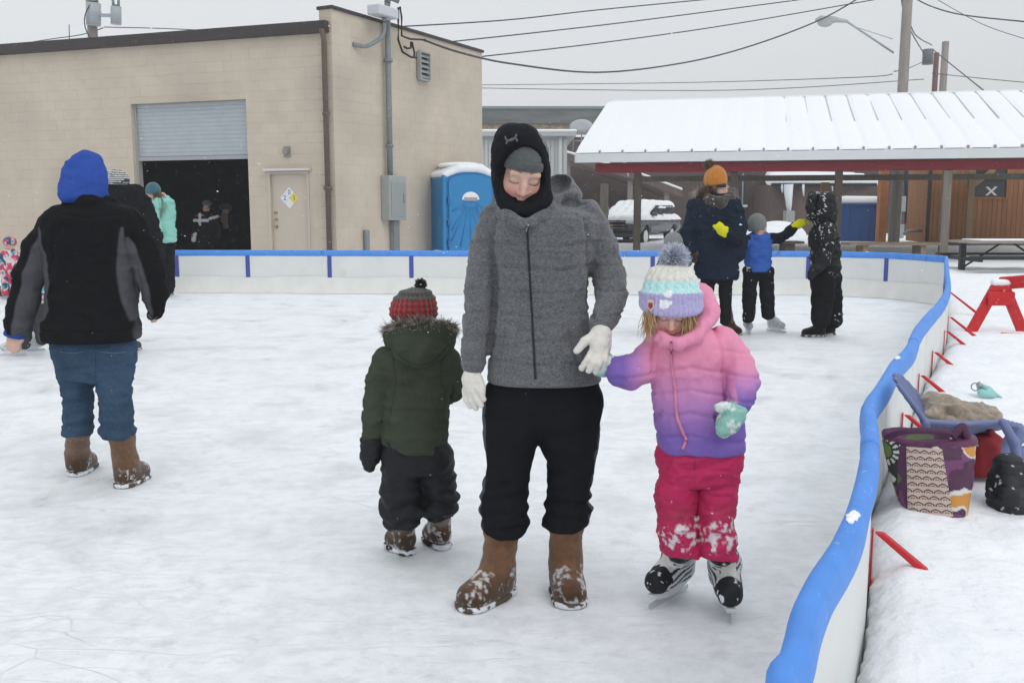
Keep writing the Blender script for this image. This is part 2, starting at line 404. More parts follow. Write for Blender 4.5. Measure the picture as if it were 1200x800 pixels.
gx = np.concatenate([axis(.2, 3.2, .028, -450, 3.2), axis(3.25, 7.2, .05, 3.25, 450)[1:]]); gy = np.concatenate([axis(.7, 6., .028, -60, 6.), axis(6.05, 16.5, .05, 6.05, 900)[1:]])
GX, GY = np.meshgrid(gx, gy, indexing='ij'); GZ = ground_h(GX, GY); nx, ny = len(gx), len(gy)
idx = np.arange(nx * ny).reshape(nx, ny)
Fq = np.stack([idx[:-1, :-1], idx[1:, :-1], idx[1:, 1:], idx[:-1, 1:]], -1).reshape(-1, 4)
ground = link_mesh('snow_ground', np_mesh('snow_ground', np.stack([GX, GY, GZ], -1).reshape(-1, 3), Fq), snow_m); tag(ground, kind='structure')
ring = [(p[0], p[1]) for p in side_sp[::-1]] + [(p[0], p[1]) for p in back_sp[::-1][1:]] + [(-14, BYI[0]), (-14, -2.)]
ib = bmesh.new(); fv = ib.faces.new([ib.verts.new((x, y, 0)) for x, y in ring]); bmesh.ops.triangulate(ib, faces=[fv]); bmesh.ops.recalc_face_normals(ib, faces=ib.faces)
ime = bpy.data.meshes.new('rink_ice'); ib.to_mesh(ime); ib.free()
if ime.polygons[0].normal.z < 0: ime.flip_normals()
ice = link_mesh('rink_ice', ime, ice_m); tag(ice, kind='structure')

# ================================================================== RINK BARRIER
foam_m = mat('blue_foam', (.075, .265, .74), rough=.6, noise=.08, nscale=12, bump=.5, bscale=18, second=(.55, .65, .85), sscale=34, sthr=.74, spec=.45)
post_m = mat('blue_post', (.055, .075, .33), rough=.45, noise=.08, nscale=9)
panel_m = mat('white_board', (.70, .715, .70), rough=.5, noise=.04, nscale=2.2, bump=.08, bscale=5, second=(.62, .63, .60), sscale=3, sthr=.68)
liner_m = mat('white_liner', (.74, .74, .71), rough=.35, noise=.05, nscale=5, bump=.5, bscale=7, stretch=(1, 1, .5), bdist=.02)
red_m = mat('red_bracket_paint', (.55, .018, .022), rough=.38, noise=.12, nscale=14, second=(.84, .86, .88), sscale=34, sthr=.72)
def strip(path, z0, z1, off, th, wav=None):
    """vertical sheet following a path, between heights; off = sideways shift, th = thickness"""
    P = np.array(path); T = np.gradient(P[:, :2], axis=0); T /= np.linalg.norm(T, axis=1, keepdims=True); Nn = np.stack([-T[:, 1], T[:, 0]], 1)
    vs = []; fs = []; n = len(P)
    for i in range(n):
        for o, z in ((off, z0), (off, z1), (off + th, z1), (off + th, z0)):
            q = P[i, :2] + Nn[i] * o; vs.append((q[0], q[1], z))
    for i in range(n - 1):
        for k in range(4): fs.append((i * 4 + k, i * 4 + (k + 1) % 4, i * 4 + 4 + (k + 1) % 4, i * 4 + 4 + k))
    fs += [(0, 1, 2, 3), (4 * n - 1, 4 * n - 2, 4 * n - 3, 4 * n - 4)]
    b = MB(); b.add(vs, fs, False); return b
def arclen(P): return np.concatenate([[0], np.cumsum(np.linalg.norm(np.diff(np.array(P)[:, :2], axis=0), axis=1))])
def foam(name, path, parent, sags=()):
    """foam cap: rounded rectangular section, bent and dented"""
    P = np.array(path); S = arclen(P); T = np.gradient(P, axis=0); T /= np.linalg.norm(T, axis=1, keepdims=True)
    seg = 14; vs = []; fs = []
    for i in range(len(P)):
        a = np.cross(T[i], (0, 0, 1)); a /= np.linalg.norm(a)
        w = .0265 * (1 + .08 * math.sin(S[i] * 9) * math.sin(S[i] * 3.1))
        for k in range(seg):
            c, s_ = math.cos(2 * math.pi * k / seg), math.sin(2 * math.pi * k / seg)
            x = w * math.copysign(abs(c) ** .75, c); z = .05 * math.copysign(abs(s_) ** .75, s_)
            vs.append(tuple(P[i] + a * x + np.array([0, 0, z - .048])))
    for i in range(len(P) - 1):
        for k in range(seg): fs.append((i * seg + k, i * seg + (k + 1) % seg, (i + 1) * seg + (k + 1) % seg, (i + 1) * seg + k))
    fs += [tuple(range(seg)), tuple(range((len(P) - 1) * seg, len(P) * seg))]
    return MB().add(vs, fs, True).build(name, foam_m, parent)
def sub(path, s0, s1, n=14):
    S = arclen(path); P = np.array(path); t = np.linspace(s0, s1, n); return np.stack([np.interp(t, S, P[:, i]) for i in range(3)], 1)
def barrier(path_pts, label, post_s, inner, outer_brackets, per=8):
    path = spline(path_pts, per); S = arclen(path); root = empty('rink_barrier', (*path[0][:2], 0), label, 'barrier', 'boards round the ice rink')
    cuts_ = [0] + [s for s in post_s if 0.05 < s < S[-1] - .05] + [S[-1]]
    for a, b in zip(cuts_[:-1], cuts_[1:]):
        strip(sub(path, a + .006, b - .006), -.03, RZ - .06, -.012, .024).build('board_panel', panel_m, root)
    for a in post_s:
        q = sub(path, max(a - .034, 0), min(a + .034, S[-1]), 3)
        strip(q, .26, RZ - .05, .0165 * inner - .004, .008).build('post_strip', post_m, root)
    # foam comes in lengths butted together
    L = np.arange(0, S[-1], 2.44).tolist() + [S[-1]]
    for a, b in zip(L[:-1], L[1:]):
        if b - a > .05: foam('foam_cap', sub(path, a, b - .012, max(12, int((b - a) * 22))), root)
    # liner tucked along the foot of the boards, inside
    rgd = np.random.default_rng(int(S[-1] * 10))
    for s in rgd.uniform(2.5, S[-1], 4):
        c = sub(path, s, min(s + .03, S[-1]), 2); a = (c[0] + c[1]) / 2; sh_ = Shape(); t = c[1] - c[0]; an = math.atan2(t[1], t[0])
        sh_.ell(a + np.array([0, 0, .002]), (rgd.uniform(.03, .09), rgd.uniform(.008, .014), .0035), rotm(an)); part('snow_patch', sh_, .004, root, snow_thin, (.8, .8, .8), lambda V, N: .016 * (fbm(V, 70, 3) - .55))
    n = int(S[-1] * 16); q = sub(path, 0, S[-1], n); T = np.gradient(q[:, :2], axis=0); T /= np.linalg.norm(T, axis=1, keepdims=True); Nn = np.stack([-T[:, 1], T[:, 0]], 1) * inner
    vs = []; fs = []; m_ = 7
    for i in range(n):
        for j in range(m_):
            z = .27 * (1 - j / (m_ - 1)); sg = i / 16
            w = .020 + .05 * (j / (m_ - 1)) ** 2 + .016 * math.sin(sg * 9 + 2 * math.sin(sg * 2.3) + j * .5) * (j / m_) + .012 * math.sin(sg * 23 + j)* (j / m_)
            vs.append((*(q[i, :2] + Nn[i] * w), max(z + .012 * math.sin(sg * 3.7) * (j == 0), .004)))
    for i in range(n - 1):
        for j in range(m_ - 1): fs.append((i * m_ + j, i * m_ + j + 1, (i + 1) * m_ + j + 1, (i + 1) * m_ + j))
    MB().add(vs, fs, True).build('plastic_liner', liner_m, root)
    for s in outer_brackets:
        c = sub(path, s, min(s + .01, S[-1]), 2); t = c[1, :2] - c[0, :2]; t /= np.linalg.norm(t); nn = np.array([-t[1], t[0]]) * -inner
        fr = Frame((c[0, 0], c[0, 1], 0), (nn[0], nn[1], 0), (t[0], t[1], 0)); b = MB(fr)
        b.box(.016, .022, -.014, .014, .0, .43)
        b.prism([(.024, .42), (.05, .42), (.38, .17), (.33, .17)], -.012, .012)
        b.prism([(.024, .03), (.40, .08), (.40, .05), (.024, .0)], -.016, .016)
        b.build('bracket', red_m, root, bevel=.003)
    return root
side_path = spline(side_pts, 8); SS = arclen(side_path)
def s_at(path, pt):
    P = np.array(path)[:, :2]; return float(arclen(path)[np.argmin(np.linalg.norm(P - np.array(pt)[:2], axis=1))])
sb = []
for px, py in [(1114, 336), (1108, 366), (1101, 381), (1082, 405), (1073, 432), (1040, 474), (1021, 606), (956, 784)]:
    g = G(px, py, .46); sb.append(s_at(side_path, g))
barrier(side_pts, 'curving rink board with bent blue foam cap and red brackets beside the snow', [s for s in np.arange(1.3, SS[-1], 1.22)], -1, sb)
bp_ = spline(back_pts, 8); SB = arclen(bp_)
barrier(back_pts, 'straight white rink board with blue foam cap below the tan building', [.05] + [s_at(bp_, p) for p in back_pts[1:-1]], -1, [s_at(bp_, p) + .02 for p in back_pts[1:-1]])

# ================================================================== GARAGE BUILDING
tan_m = mat('painted_block', (.545, .475, .39), rough=.85, noise=.07, nscale=2.2, bump=.35, bscale=45, rand=.014, spec=.2, world=True, second=(.455, .40, .335), sscale=.55, sthr=.60)
tan_j = mat('painted_mortar', (.53, .462, .378), rough=.9, noise=.07, nscale=2.2, spec=.15, world=True, second=(.43, .375, .31), sscale=.55, sthr=.60)
brown_m = mat('brown_trim', (.045, .036, .036), rough=.5, noise=.1, nscale=7)
spout_m = mat('brown_downspout', (.13, .085, .072), rough=.45, noise=.1, nscale=9)
grey_pipe = mat('grey_conduit', (.20, .225, .235), rough=.5, noise=.12, nscale=12)
box_m = mat('meter_box_grey', (.33, .355, .345), rough=.5, noise=.06, nscale=6)
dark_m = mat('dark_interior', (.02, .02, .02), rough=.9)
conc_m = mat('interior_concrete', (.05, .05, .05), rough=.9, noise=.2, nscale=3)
shut_m = mat('steel_shutter', (.40, .435, .47), rough=.4, metal=.15, noise=.05, nscale=4)
door_m = mat('tan_door', (.53, .467, .395), rough=.55, noise=.03, nscale=3)
CO = np.array([-3.34, 18.5, 0])
FA = Frame(CO, (-.9416, .3364, 0), (-.3364, -.9416, 0)); FB = Frame(CO, (.458, .889, 0), (.889, -.458, 0))
HA = 4.62; HB = 5.02; LA = 11.5; LB = FB.hit(565, 150)[0]
d0 = FA.hit(291, 200)[0]; d1 = FA.hit(157, 200)[0]; dz = FA.hit(224, 119)[1]; dm = FA.hit(224, 183)[1]
m0 = FA.hit(363, 240)[0]; m1 = FA.hit(315, 240)[0]; mz = FA.hit(338, 201)[1]
bld = empty('garage_building', CO, 'tan painted block garage with tall half open roll-up door', 'building')
b = MB(FA)
for u0, u1, z0, z1 in ((.3, m0, 0, HA), (m0, m1, mz, HA), (m1, d0, 0, HA), (d0, d1, dz, HA), (d1, LA, 0, HA)): b.box(u0, u1, -.26, -.0, z0, z1)
b.build('wall', tan_j, bld)
MB(FB).box(-.0, LB, -.28, 0, 0, HB).build('wall', tan_j, bld)
b = MB(FA); b.box(.3, LA, -5.2, -.27, HA - .3, HA - .2); b.build('roof', brown_m, bld)
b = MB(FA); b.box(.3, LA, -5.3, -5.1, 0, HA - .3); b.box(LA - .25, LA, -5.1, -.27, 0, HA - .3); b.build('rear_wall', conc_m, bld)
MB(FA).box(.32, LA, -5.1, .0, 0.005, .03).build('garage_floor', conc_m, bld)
# blocks: proud of the joints
BW, BH, J = .4, .2, .005
def seg_clip(u0, u1, holes):
    seg = [(u0, u1)]
    for a, c in holes:
        seg = [s for q in seg for s in ((q[0], min(q[1], a)), (max(q[0], c), q[1])) if s[1] - s[0] > .03]
    return seg
blocks = []
for fr, LL, HH, holes in ((FA, 10.4, HA, [(m0 - .06, m1 + .06, mz + .06), (d0 - .0, d1 + .0, dz)]), (FB, LB, HB, [])):
    for r in range(int(HH / BH)):
        z0 = r * BH
        for c in range(-1, int(LL / BW) + 1):
            u0 = max(c * BW + (BW / 2 if r % 2 else 0), 0.0); u1 = min(c * BW + (BW / 2 if r % 2 else 0) + BW, LL)
            if u1 - u0 < .05: continue
            for a, e in seg_clip(u0, u1, [(h[0], h[1]) for h in holes if z0 + .02 < h[2]]): blocks.append((fr, a, e, z0))
def block_mb(fr, a, e, z0, org=False):
    t = .0028; c = .0035; b = MB(fr); x0, x1, y0, y1 = a + J / 2, e - J / 2, z0 + J / 2, z0 + BH - J / 2
    b.add([(x0, 0.001, y0), (x1, 0.001, y0), (x1, 0.001, y1), (x0, 0.001, y1), (x0 + c, t, y0 + c), (x1 - c, t, y0 + c), (x1 - c, t, y1 - c), (x0 + c, t, y1 - c)],
          [(4, 5, 6, 7), (0, 1, 5, 4), (1, 2, 6, 5), (2, 3, 7, 6), (3, 0, 4, 7)])
    return b
full = [(i, q) for i, q in enumerate(blocks) if abs(q[2] - q[1] - BW) < 1e-6 and q[3] > .6]
full.sort(key=lambda t: np.linalg.norm(t[1][0].p((t[1][1] + t[1][2]) / 2, 0, 0)[:2]))
single = set(i for i, q in full[:300]); proto = {}
for i, (fr, a, e, z0) in enumerate(blocks):
    if i in single:
        key = id(fr)
        if key not in proto:
            o = block_mb(fr, 0, BW, 0).build('block', tan_m, bld, origin=fr.o); proto[key] = o.data
        else: o = link_mesh('block', proto[key], None, bld)
        o.location = tuple(fr.p(a, 0, z0) - CO)
rest = MB()
for i, (fr, a, e, z0) in enumerate(blocks):
    if i not in single:
        rest.fr = fr; q = block_mb(fr, a, e, z0); n = len(rest.v); rest.v += q.v; rest.f += [tuple(n + k for k in f) for f in q.f]; rest.sm += q.sm
o = rest.build('blockwork', tan_m, bld); o['kind'] = 'stuff'
fz0 = HA - .03
MB(FA).box(.05, LA, .0, .14, fz0, fz0 + .21).build('fascia', brown_m, bld, bevel=.01)
MB(FB).box(-.03, LB + .03, -.32, .05, HB, HB + .06).build('parapet_cap', brown_m, bld, bevel=.008)
# downspout
du = FA.hit(385, 150)[0]; b = MB(FA); b.tube([(du, .17, fz0 + .05), (du, .09, fz0 - .12), (du, .08, .1)], .052, 8)
b.tube([(du, .08, 1.72), (du, .08, 1.78)], .085, 8); b.tube([(du, .08, 3.1), (du, .08, 3.15)], .07, 8); b.build('downspout', spout_m, bld)
# roll-up door: slats
rd = MB(FA); zz = dm; k = 0
while zz < dz - .005:
    z1 = min(zz + .082, dz); rd.add([(d0 + .03, -.13, zz), (d1 - .03, -.13, zz), (d1 - .03, -.120, zz + .02), (d0 + .03, -.120, zz + .02), (d1 - .03, -.120, z1 - .012), (d0 + .03, -.120, z1 - .012), (d1 - .03, -.13, z1), (d0 + .03, -.13, z1)],
           [(0, 1, 2, 3), (3, 2, 4, 5), (5, 4, 6, 7)]); zz = z1
sh = rd.build('roll_up_door', shut_m, bld)
MB(FA).box(d0 + .03, d1 - .03, -.14, -.09, dm - .07, dm).build('bottom_bar', mat('bar_grey', (.33, .35, .37), rough=.5), sh)
for u0, u1 in ((d0 + .001, d0 + .05), (d1 - .05, d1 - .001)): MB(FA).box(u0, u1, -.16, -.08, .03, dz - .001).build('guide_rail', box_m, bld)
# man door
dr = MB(FA).box(m0 + .045, m1 - .045, -.10, -.055, .02, mz - .045).build('door', door_m, bld, bevel=.004)
b = MB(FA); b.box(m0 + .002, m0 + .045, -.1, .012, .02, mz - .002); b.box(m1 - .045, m1 - .002, -.1, .012, .02, mz - .002); b.box(m0 + .045, m1 - .045, -.1, .012, mz - .045, mz - .002); b.build('door_frame', door_m, bld)
b = MB(FA); b.box(m0 - .06, m1 + .05, .008, .10, mz + .01, mz + .055); b.build('drip_cap', mat('pale_metal', (.62, .6, .58), rough=.4), bld, bevel=.004)
hu = m1 - .13
b = MB(FA); b.tube([(hu, -.06, 1.02), (hu, .0, 1.02)], .03, 10); b.tube([(hu, -.06, 1.16), (hu, -.02, 1.16)], .026, 10); b.box(hu - .03, hu + .05, -.056, -.045, 1.26, 1.31); b.build('knob', mat('brass', (.35, .28, .12), rough=.35, metal=.8), dr)
for z in (.35, 1.08, 1.78): MB(FA).box(m0 + .035, m0 + .06, -.06, -.035, z - .05, z + .05).build('hinge', brown_m, dr)
# hazard diamond plate on the door
cu, cz = FA.hit(337.5, 232); dd = .105
def diamond(u, z, s): return [(u, z + s), (u - s, z), (u, z - s), (u + s, z)]
for du_, dz_, c, ch in ((0, dd, (.75, .77, .82), '0'), (dd, 0, (.70, .74, .85), '2'), (-dd, 0, (.72, .60, .08), '1'), (0, -dd, (.74, .73, .72), '')):
    pl = MB(FA).prism(diamond(cu + du_, cz + dz_, dd - .004), -.054, -.050).build('hazard_plate', mat('plate_%d%d' % (int(du_ * 100), int(dz_ * 100)), c, rough=.5), dr)
    if ch:
        tx = bpy.data.curves.new('numeral', 'FONT'); tx.body = ch; tx.size = .135; tx.align_x = 'CENTER'; tx.align_y = 'CENTER'; tx.extrude = .0008
        to = bpy.data.objects.new('numeral', tx); COL.objects.link(to); tx.materials.append(mat('numeral_blue', (.05, .06, .20), rough=.6)); to.parent = pl
        bpy.context.view_layer.update(); nm = bpy.data.meshes.new_from_object(to.evaluated_get(bpy.context.evaluated_depsgraph_get())); bpy.data.objects.remove(to)
        to = link_mesh('numeral', nm, None, pl); to.location = tuple(FA.p(cu + du_, -.049, cz + dz_) - CO)
        to.rotation_euler = (math.pi / 2, 0, math.atan2(-FA.U[1], -FA.U[0]))
lu, lz = FA.hit(337, 178); b = MB(FA); b.box(lu - .07, lu + .07, .006, .03, lz - .1, lz + .1); b.tube([(lu, .03, lz + .02), (lu, .1, lz)], .06, 10); b.build('door_lamp', mat('lamp_grey', (.25, .25, .22), rough=.5), bld, bevel=.004)
# mast, meter and conduit on the gable wall
mu = FB.hit(450, 120)[0]; mt = HB + .42
b = MB(FB); b.tube([(mu, .12, 1.95), (mu, .12, mt)], .058, 10); b.tube([(mu, .12, mt - .03), (mu + .03, .16, mt + .10), (mu + .16, .3, mt + .02)], [.07, .085, .06], 10); b.tube([(mu, .12, HB - .75), (mu, .12, HB - .68)], .09, 10)
b.tube([(mu, .12, 2.6), (mu, .12, 2.66)], .08, 10); b.build('service_mast', grey_pipe, bld)
xb0 = FB.hit(446, 230)[0]; xb1 = FB.hit(466, 230)[0]; zt = FB.hit(456, 206)[1]; zb = FB.hit(456, 258)[1]
mbx = MB(FB).box(xb0, xb1, .008, .22, zb, zt).build('meter_box', box_m, bld, bevel=.012)
b = MB(FB); b.box(xb0 + .05, xb1 - .05, .222, .232, zb + .06, zt - .14); b.box(xb1 - .14, xb1 - .06, .232, .26, (zb + zt) / 2 - .09, (zb + zt) / 2 + .08); b.build('cover', mat('cover_grey', (.29, .31, .305), rough=.5), mbx, bevel=.004)
cu2 = FB.hit(459, 270)[0]; MB(FB).box(cu2 - .09, cu2 + .11, .01, .13, .2, zb - .003).build('conduit_duct', grey_pipe, bld, bevel=.01)
b = MB(FB); zu = FB.hit(427, 288)[0]; b.tube([(zu, .06, .05), (zu, .06, .95)], .06, 8); b.build('stub_pipe', grey_pipe, bld)
# louvre
a0, zl0 = FB.hit(488, 92); a1, _ = FB.hit(500, 80); zl1 = FB.hit(494, 63)[1]
b = MB(FB); b.box(a0, a1, .007, .02, zl0, zl1); lv = b.build('louvre', dark_m, bld)
for i in range(5):
    z = zl0 + (zl1 - zl0) * (i + .15) / 5; MB(FB).prism([(.02, z + .05), (.09, z), (.10, z + .015), (.03, z + .085)], a0 + .02, a1 - .02, 'yz').build('blade', box_m, lv)
b = MB(FB)
for u in (a0, a1 - .03): b.box(u, u + .03, .02, .11, zl0, zl1)
b.box(a0, a1, .02, .11, zl1, zl1 + .03); b.box(a0, a1, .02, .11, zl0 - .03, zl0); b.build('louvre_frame', box_m, lv)
# security light on its curved arm
su = FB.hit(437, 40)[0]; s0 = FB.hit(413, 52)
b = MB(FB); b.tube(spline([(s0[0], .01, s0[1]), (s0[0] + .25, .16, s0[1] - .01), (su - .06, .26, s0[1] + .22), (su, .27, HB - .1), (su, .27, HB + .03)], 5), .042, 8); b.build('lamp_arm', grey_pipe, bld)
MB(FB).box(su - .36, su + .30, .12, .42, HB + .04, HB + .23).build('security_light', mat('pale_lamp', (.55, .57, .6), rough=.35), bld, bevel=.02)
# loose service cables at the mast
cab_m = mat('black_cable', (.02, .02, .022), rough=.6)
def on_b(px, py, o): u, z = FB.hit(px, py); return (u, o, z)
for P in ([(459, 10), (458, 25), (457, 48), (461, 62), (470, 68), (476, 69)], [(461, 9), (462, 22), (461, 43), (470, 47), (487, 48)], [(474, 50), (473, 57), (468, 58), (463, 56)], [(475, 50), (477, 62), (476, 69)]):
    MB(FB).tube([on_b(x, y, .16 + .02 * i) for i, (x, y) in enumerate(P)], .022, 6).build('service_cable', cab_m, bld)
# ================================================================== PORTABLE TOILET
pb = mat('toilet_blue', (.022, .21, .47), rough=.38, noise=.05, nscale=4, bump=.1, bscale=8)
pb2 = mat('toilet_blue_trim', (.02, .15, .38), rough=.4)
pt = np.array([*G(600, 330)[:2] * 0, 0]); pc = W(540, 240, 21.6); ph = math.radians(24)
FP = Frame((pc[0] - .0, 21.6, .06), (math.cos(ph), math.sin(ph), 0), (math.sin(ph), -math.cos(ph), 0))
pott = empty('portable_toilet', FP.o, 'blue portable toilet with snow on its domed white roof', 'portable toilet')
def arch(w, h, z0, n=10, cx=0.): return [(cx - w, z0)] + [(cx - w * math.cos(math.pi * i / n), z0 + h * math.sin(math.pi * i / n)) for i in range(1, n)] + [(cx + w, z0)]
PW = .62
MB(FP).prism([(-PW, 0), (PW, 0)] + arch(PW, .17, 2.0)[::-1], -.58, .55).build('cabin', pb, pott, bevel=.02)
dd_ = MB(FP).prism([(-.5, .08), (.5, .08)] + arch(.5, .16, 1.88)[::-1], .553, .59).build('door', pb, pott, bevel=.012)
for i in range(9):  # moulded sunburst ribs
    a = math.radians(200 + i * 17.5); c = (.0, 1.45); p0 = (c[0] + .16 * math.cos(a), c[1] + .12 * math.sin(a)); l = .45 if i in (0, 8) else .8
    p1 = (max(-.44, min(.44, c[0] + l * math.cos(a))), max(.2, c[1] + 1.25 * l * math.sin(a)))
    MB(FP).tube([(p0[0], .59, p0[1]), (p1[0], .59, p1[1])], .018, 6).build('moulded_rib', pb, dd_)
MB(FP).tube(spline([(-.45, .592, .2), (0, .592, .45), (.42, .592, .95)], 6), .02, 6).build('moulded_rib', mat('rib_pale', (.10, .32, .58), rough=.4), dd_)
for i, z in enumerate((.5, .95, 1.4)): MB(FP).box(-.53, -.47, .57, .62, z, z + .16).build('hinge', pb2, dd_, bevel=.006)
sg = MB(FP).prism([(-.2, 1.50), (.2, 1.50)] + arch(.2, .17, 1.50)[::-1], .592, .602).build('sign', mat('sign_white', (.78, .78, .8), rough=.4), dd_)
MB(FP).prism([(-.15, 1.475), (.15, 1.475), (.15, 1.55), (-.15, 1.55)], .603, .608).build('sign_band', mat('sign_grey', (.35, .32, .36), rough=.5), sg)
MB(FP).box(.36, .43, .59, .64, .95, 1.1).build('latch', dark_m, dd_, bevel=.006)
for u in (-.6, .6):
    b = MB(FP); b.box(u - .045, u + .045, .5, .61, 0, 2.02); b.build('corner_post', pb, pott, bevel=.02)
MB(FP).box(PW + .003, PW + .02, -.45, .42, 1.55, 1.9).build('side_vent', pb2, pott)
s_ = Shape()
for t in np.linspace(-1, 1, 9):
    c = FP.p(0, t * .56, 0); s_.cone(FP.p(-.58, t * .54, 2.02), FP.p(-.25, t * .54, 2.17), .07, .09, .05); s_.cone(FP.p(-.25, t * .54, 2.17), FP.p(.25, t * .54, 2.17), .09, .09, .05); s_.cone(FP.p(.25, t * .54, 2.17), FP.p(.6, t * .54, 2.02), .09, .07, .05)
rf = part('roof', s_, .035, pott, mat('translucent_roof', (.80, .83, .86), rough=.5), (.8, .8, .8))
s_ = Shape(); s_.ell(FP.p(.0, -.05, 2.24), (.5, .5, .085)).ell(FP.p(.2, -.25, 2.24), (.4, .35, .09), k=.05); part('roof_snow', s_, .03, pott, snow_thin)

# ================================================================== POLES AND WIRES
wood_p = mat('grey_pole_wood', (.27, .245, .225), rough=.9, noise=.22, nscale=14, stretch=(1, 1, .08), bump=.4, bscale=30)
wire_m = mat('wire', (.05, .05, .055), rough=.6); steel_m = mat('galvanised', (.36, .38, .39), rough=.45, metal=.3, noise=.08, nscale=6)
def pole(px, Y, r0, r1, top, label, extra=None, m=wood_p):
    g = W(px, 300, Y); root = empty('utility_pole', (g[0], Y, 0), label, 'utility pole')
    MB().tube([(g[0], Y, -.1), (g[0] + .04, Y, top / 2), (g[0] + .05, Y, top)], [r0, (r0 + r1) / 2, r1], 12).build('shaft', m, root); return root
big = pole(1046, 33, .19, .15, 10.6, 'thick grey wooden utility pole with a street lamp arm behind the pavilion')
H1 = W(1047, 62, 33); A1 = W(985, 25, 32.6); B1 = W(962, 22, 32.5)
b = MB(); b.tube([H1, (H1 + A1) / 2 + np.array([0, 0, .06]), A1 + np.array([.15, 0, .02]), A1], .035, 8); b.tube([W(1046, 46, 33), W(1003, 32, 32.8)], .012, 6); b.build('lamp_arm', steel_m, big)
s_ = Shape(); s_.ell((A1 + B1) / 2 + np.array([-.1, 0, .0]), (.42, .18, .12)).cone(A1 + np.array([.2, 0, 0]), B1, .06, .10); s_.ell((A1 + B1) / 2 + np.array([-.18, 0, -.1]), (.24, .16, .13)); part('lamp_head', s_, .03, big, mat('lamp_head_grey', (.42, .43, .42), rough=.4))
p2a = pole(1083, 62, .19, .16, W(0, 62, 62)[2], 'reddish brown utility pole carrying a dark transformer beyond the pavilion', m=mat('red_pole_wood', (.17, .085, .085), rough=.9, noise=.2, nscale=10))
T = W(1083.5, 68, 61.6); MB().tube([T + np.array([.05, -.35, -.45]), T + np.array([.05, -.35, .45])], .32, 12).build('transformer', mat('transformer_dark', (.13, .14, .15), rough=.5), p2a); T = W(1087, 76, 61.6)
pole(1092.5, 60, .24, .2, W(0, 49, 60)[2], 'slim grey utility pole standing next to a reddish one')
p3a = pole(122, 36, .19, .17, W(0, -60, 36)[2], 'utility pole with two grey transformer cans rising behind the garage')
can_m = mat('transformer_grey', (.36, .39, .41), rough=.45, noise=.06, nscale=5)
for px, y0, y1, r, nm in ((109.5, 30, 4, .255, 'large'), (136, 29, 8, .185, 'small')):
    a = W(px, y0, 35.7); c = W(px, y1, 35.7); b = MB(); b.tube([a, c, c + np.array([0, 0, .05])], [r, r, r * .6], 14)
    b.box(min(a[0], W(122, 0, 36)[0]), max(a[0], W(122, 0, 36)[0]), 35.6, 35.75, (a[2] + c[2]) / 2 - .05, (a[2] + c[2]) / 2 + .05); tr = b.build('transformer_can', can_m, p3a)
    for k in (-1, 1): MB().tube([c + np.array([k * r * .5, 0, 0]), c + np.array([k * r * .55, 0, .3])], .05, 8).build('bushing', grey_pipe, tr)
b = MB(); b.tube(spline([W(108, 2, 35.5), W(101, 14, 35.4), W(99, 28, 35.4), W(104, 42, 35.5), W(110, 46, 35.6)], 5), .02, 6); b.build('drop_loop', wire_m, p3a)
mast_head = FB.p(mu + .4, .5, HB - .35)
def wire(P, r, label, per=8):
    o = MB().tube(spline(P, per), r, 6).build('overhead_wire', wire_m); return tag(o, label, 'wire', 'overhead wires')
e = FB.p(*on_b(487, 48, .2))
wire([e, W(540, 62, 21.5), W(600, 75, 24), W(700, 85, 26), W(800, 74, 28), W(880, 54, 30), W(960, 24, 32), W(1010, -4, 33)], .023, 'thick sagging service cable running from garage mast up to the tall pole')
wire([W(440, 33, 25), W(590, 24, 27), W(700, 12, 29), W(845, -2, 32)], .018, 'topmost wire crossing the sky above the garage parapet')
wire([W(530, 49, 26), W(650, 36, 28), W(760, 23, 30), W(960, -3, 33)], .018, 'middle wire of three crossing the sky from garage toward tall pole')
wire([W(560, 67, 27), W(700, 51, 29), W(850, 30, 31), W(1030, -1, 33)], .018, 'lowest wire of three crossing the sky from garage toward tall pole')
wire([W(540, 100, 50), W(800, 97, 45), W(1000, 91, 36), W(1046, 87, 33.1)], .016, 'thin far wire ending on the tall pole below its lamp')
wire([W(540, 103, 70), W(850, 106, 64), W(1083, 93, 62)], .026, 'thin far wire reaching the reddish pole above the pavilion roof')
wire([W(1048, 84, 33), W(1065, 80, 48), W(1083, 72, 62)], .02, 'short slack wire between the tall pole and the reddish pole')
wire([W(1056, -5, 33), W(1064, 30, 42), W(1082, 62, 61.5)], .034, 'loose hanging wire from tall pole down to dark transformer')
wire([W(1058, -4, 33), W(1072, 40, 48), W(1092, 53, 59.8)], .03, 'loose hanging wire from tall pole down to slim grey pole')
wire([W(1068, -4, 30), W(1092, 8, 28), W(1130, 18, 26), W(1215, 27, 22)], .018, 'heavy wire leaving tall pole toward the wooden hut side')
wire([W(1085, -8, 40), W(1150, 28, 38), W(1215, 50, 36)], .013, 'thin wire with a splice slanting down beyond the heavy one')
wire([W(1093, 58, 60), W(1120, 80, 52), W(1160, 112, 42)], .03, 'wire dropping from slim grey pole to pavilion ridge')
wire([W(1092, 86, 60), W(1150, 92, 58), W(1215, 98, 56)], .024, 'level wire leaving slim grey pole over the snowy roof')
wire([W(-10, 57, 40), W(60, 46, 38), W(95, 41, 36.5), W(121, 33, 36)], .018, 'wire reaching the transformer pole above brown garage roof edge')
wire([W(122, 32, 36), W(200, 34, 38), W(300, 39, 40), W(390, 44, 43)], .018, 'wire leaving the transformer pole over the garage roof')
MB().tube([W(81, 29, 30), W(81.5, 58, 30)], .012, 6).build('antenna', wire_m).location  # thin rod on the roof
tag(bpy.data.objects['antenna'], 'thin upright antenna rod on the garage roof', 'antenna')

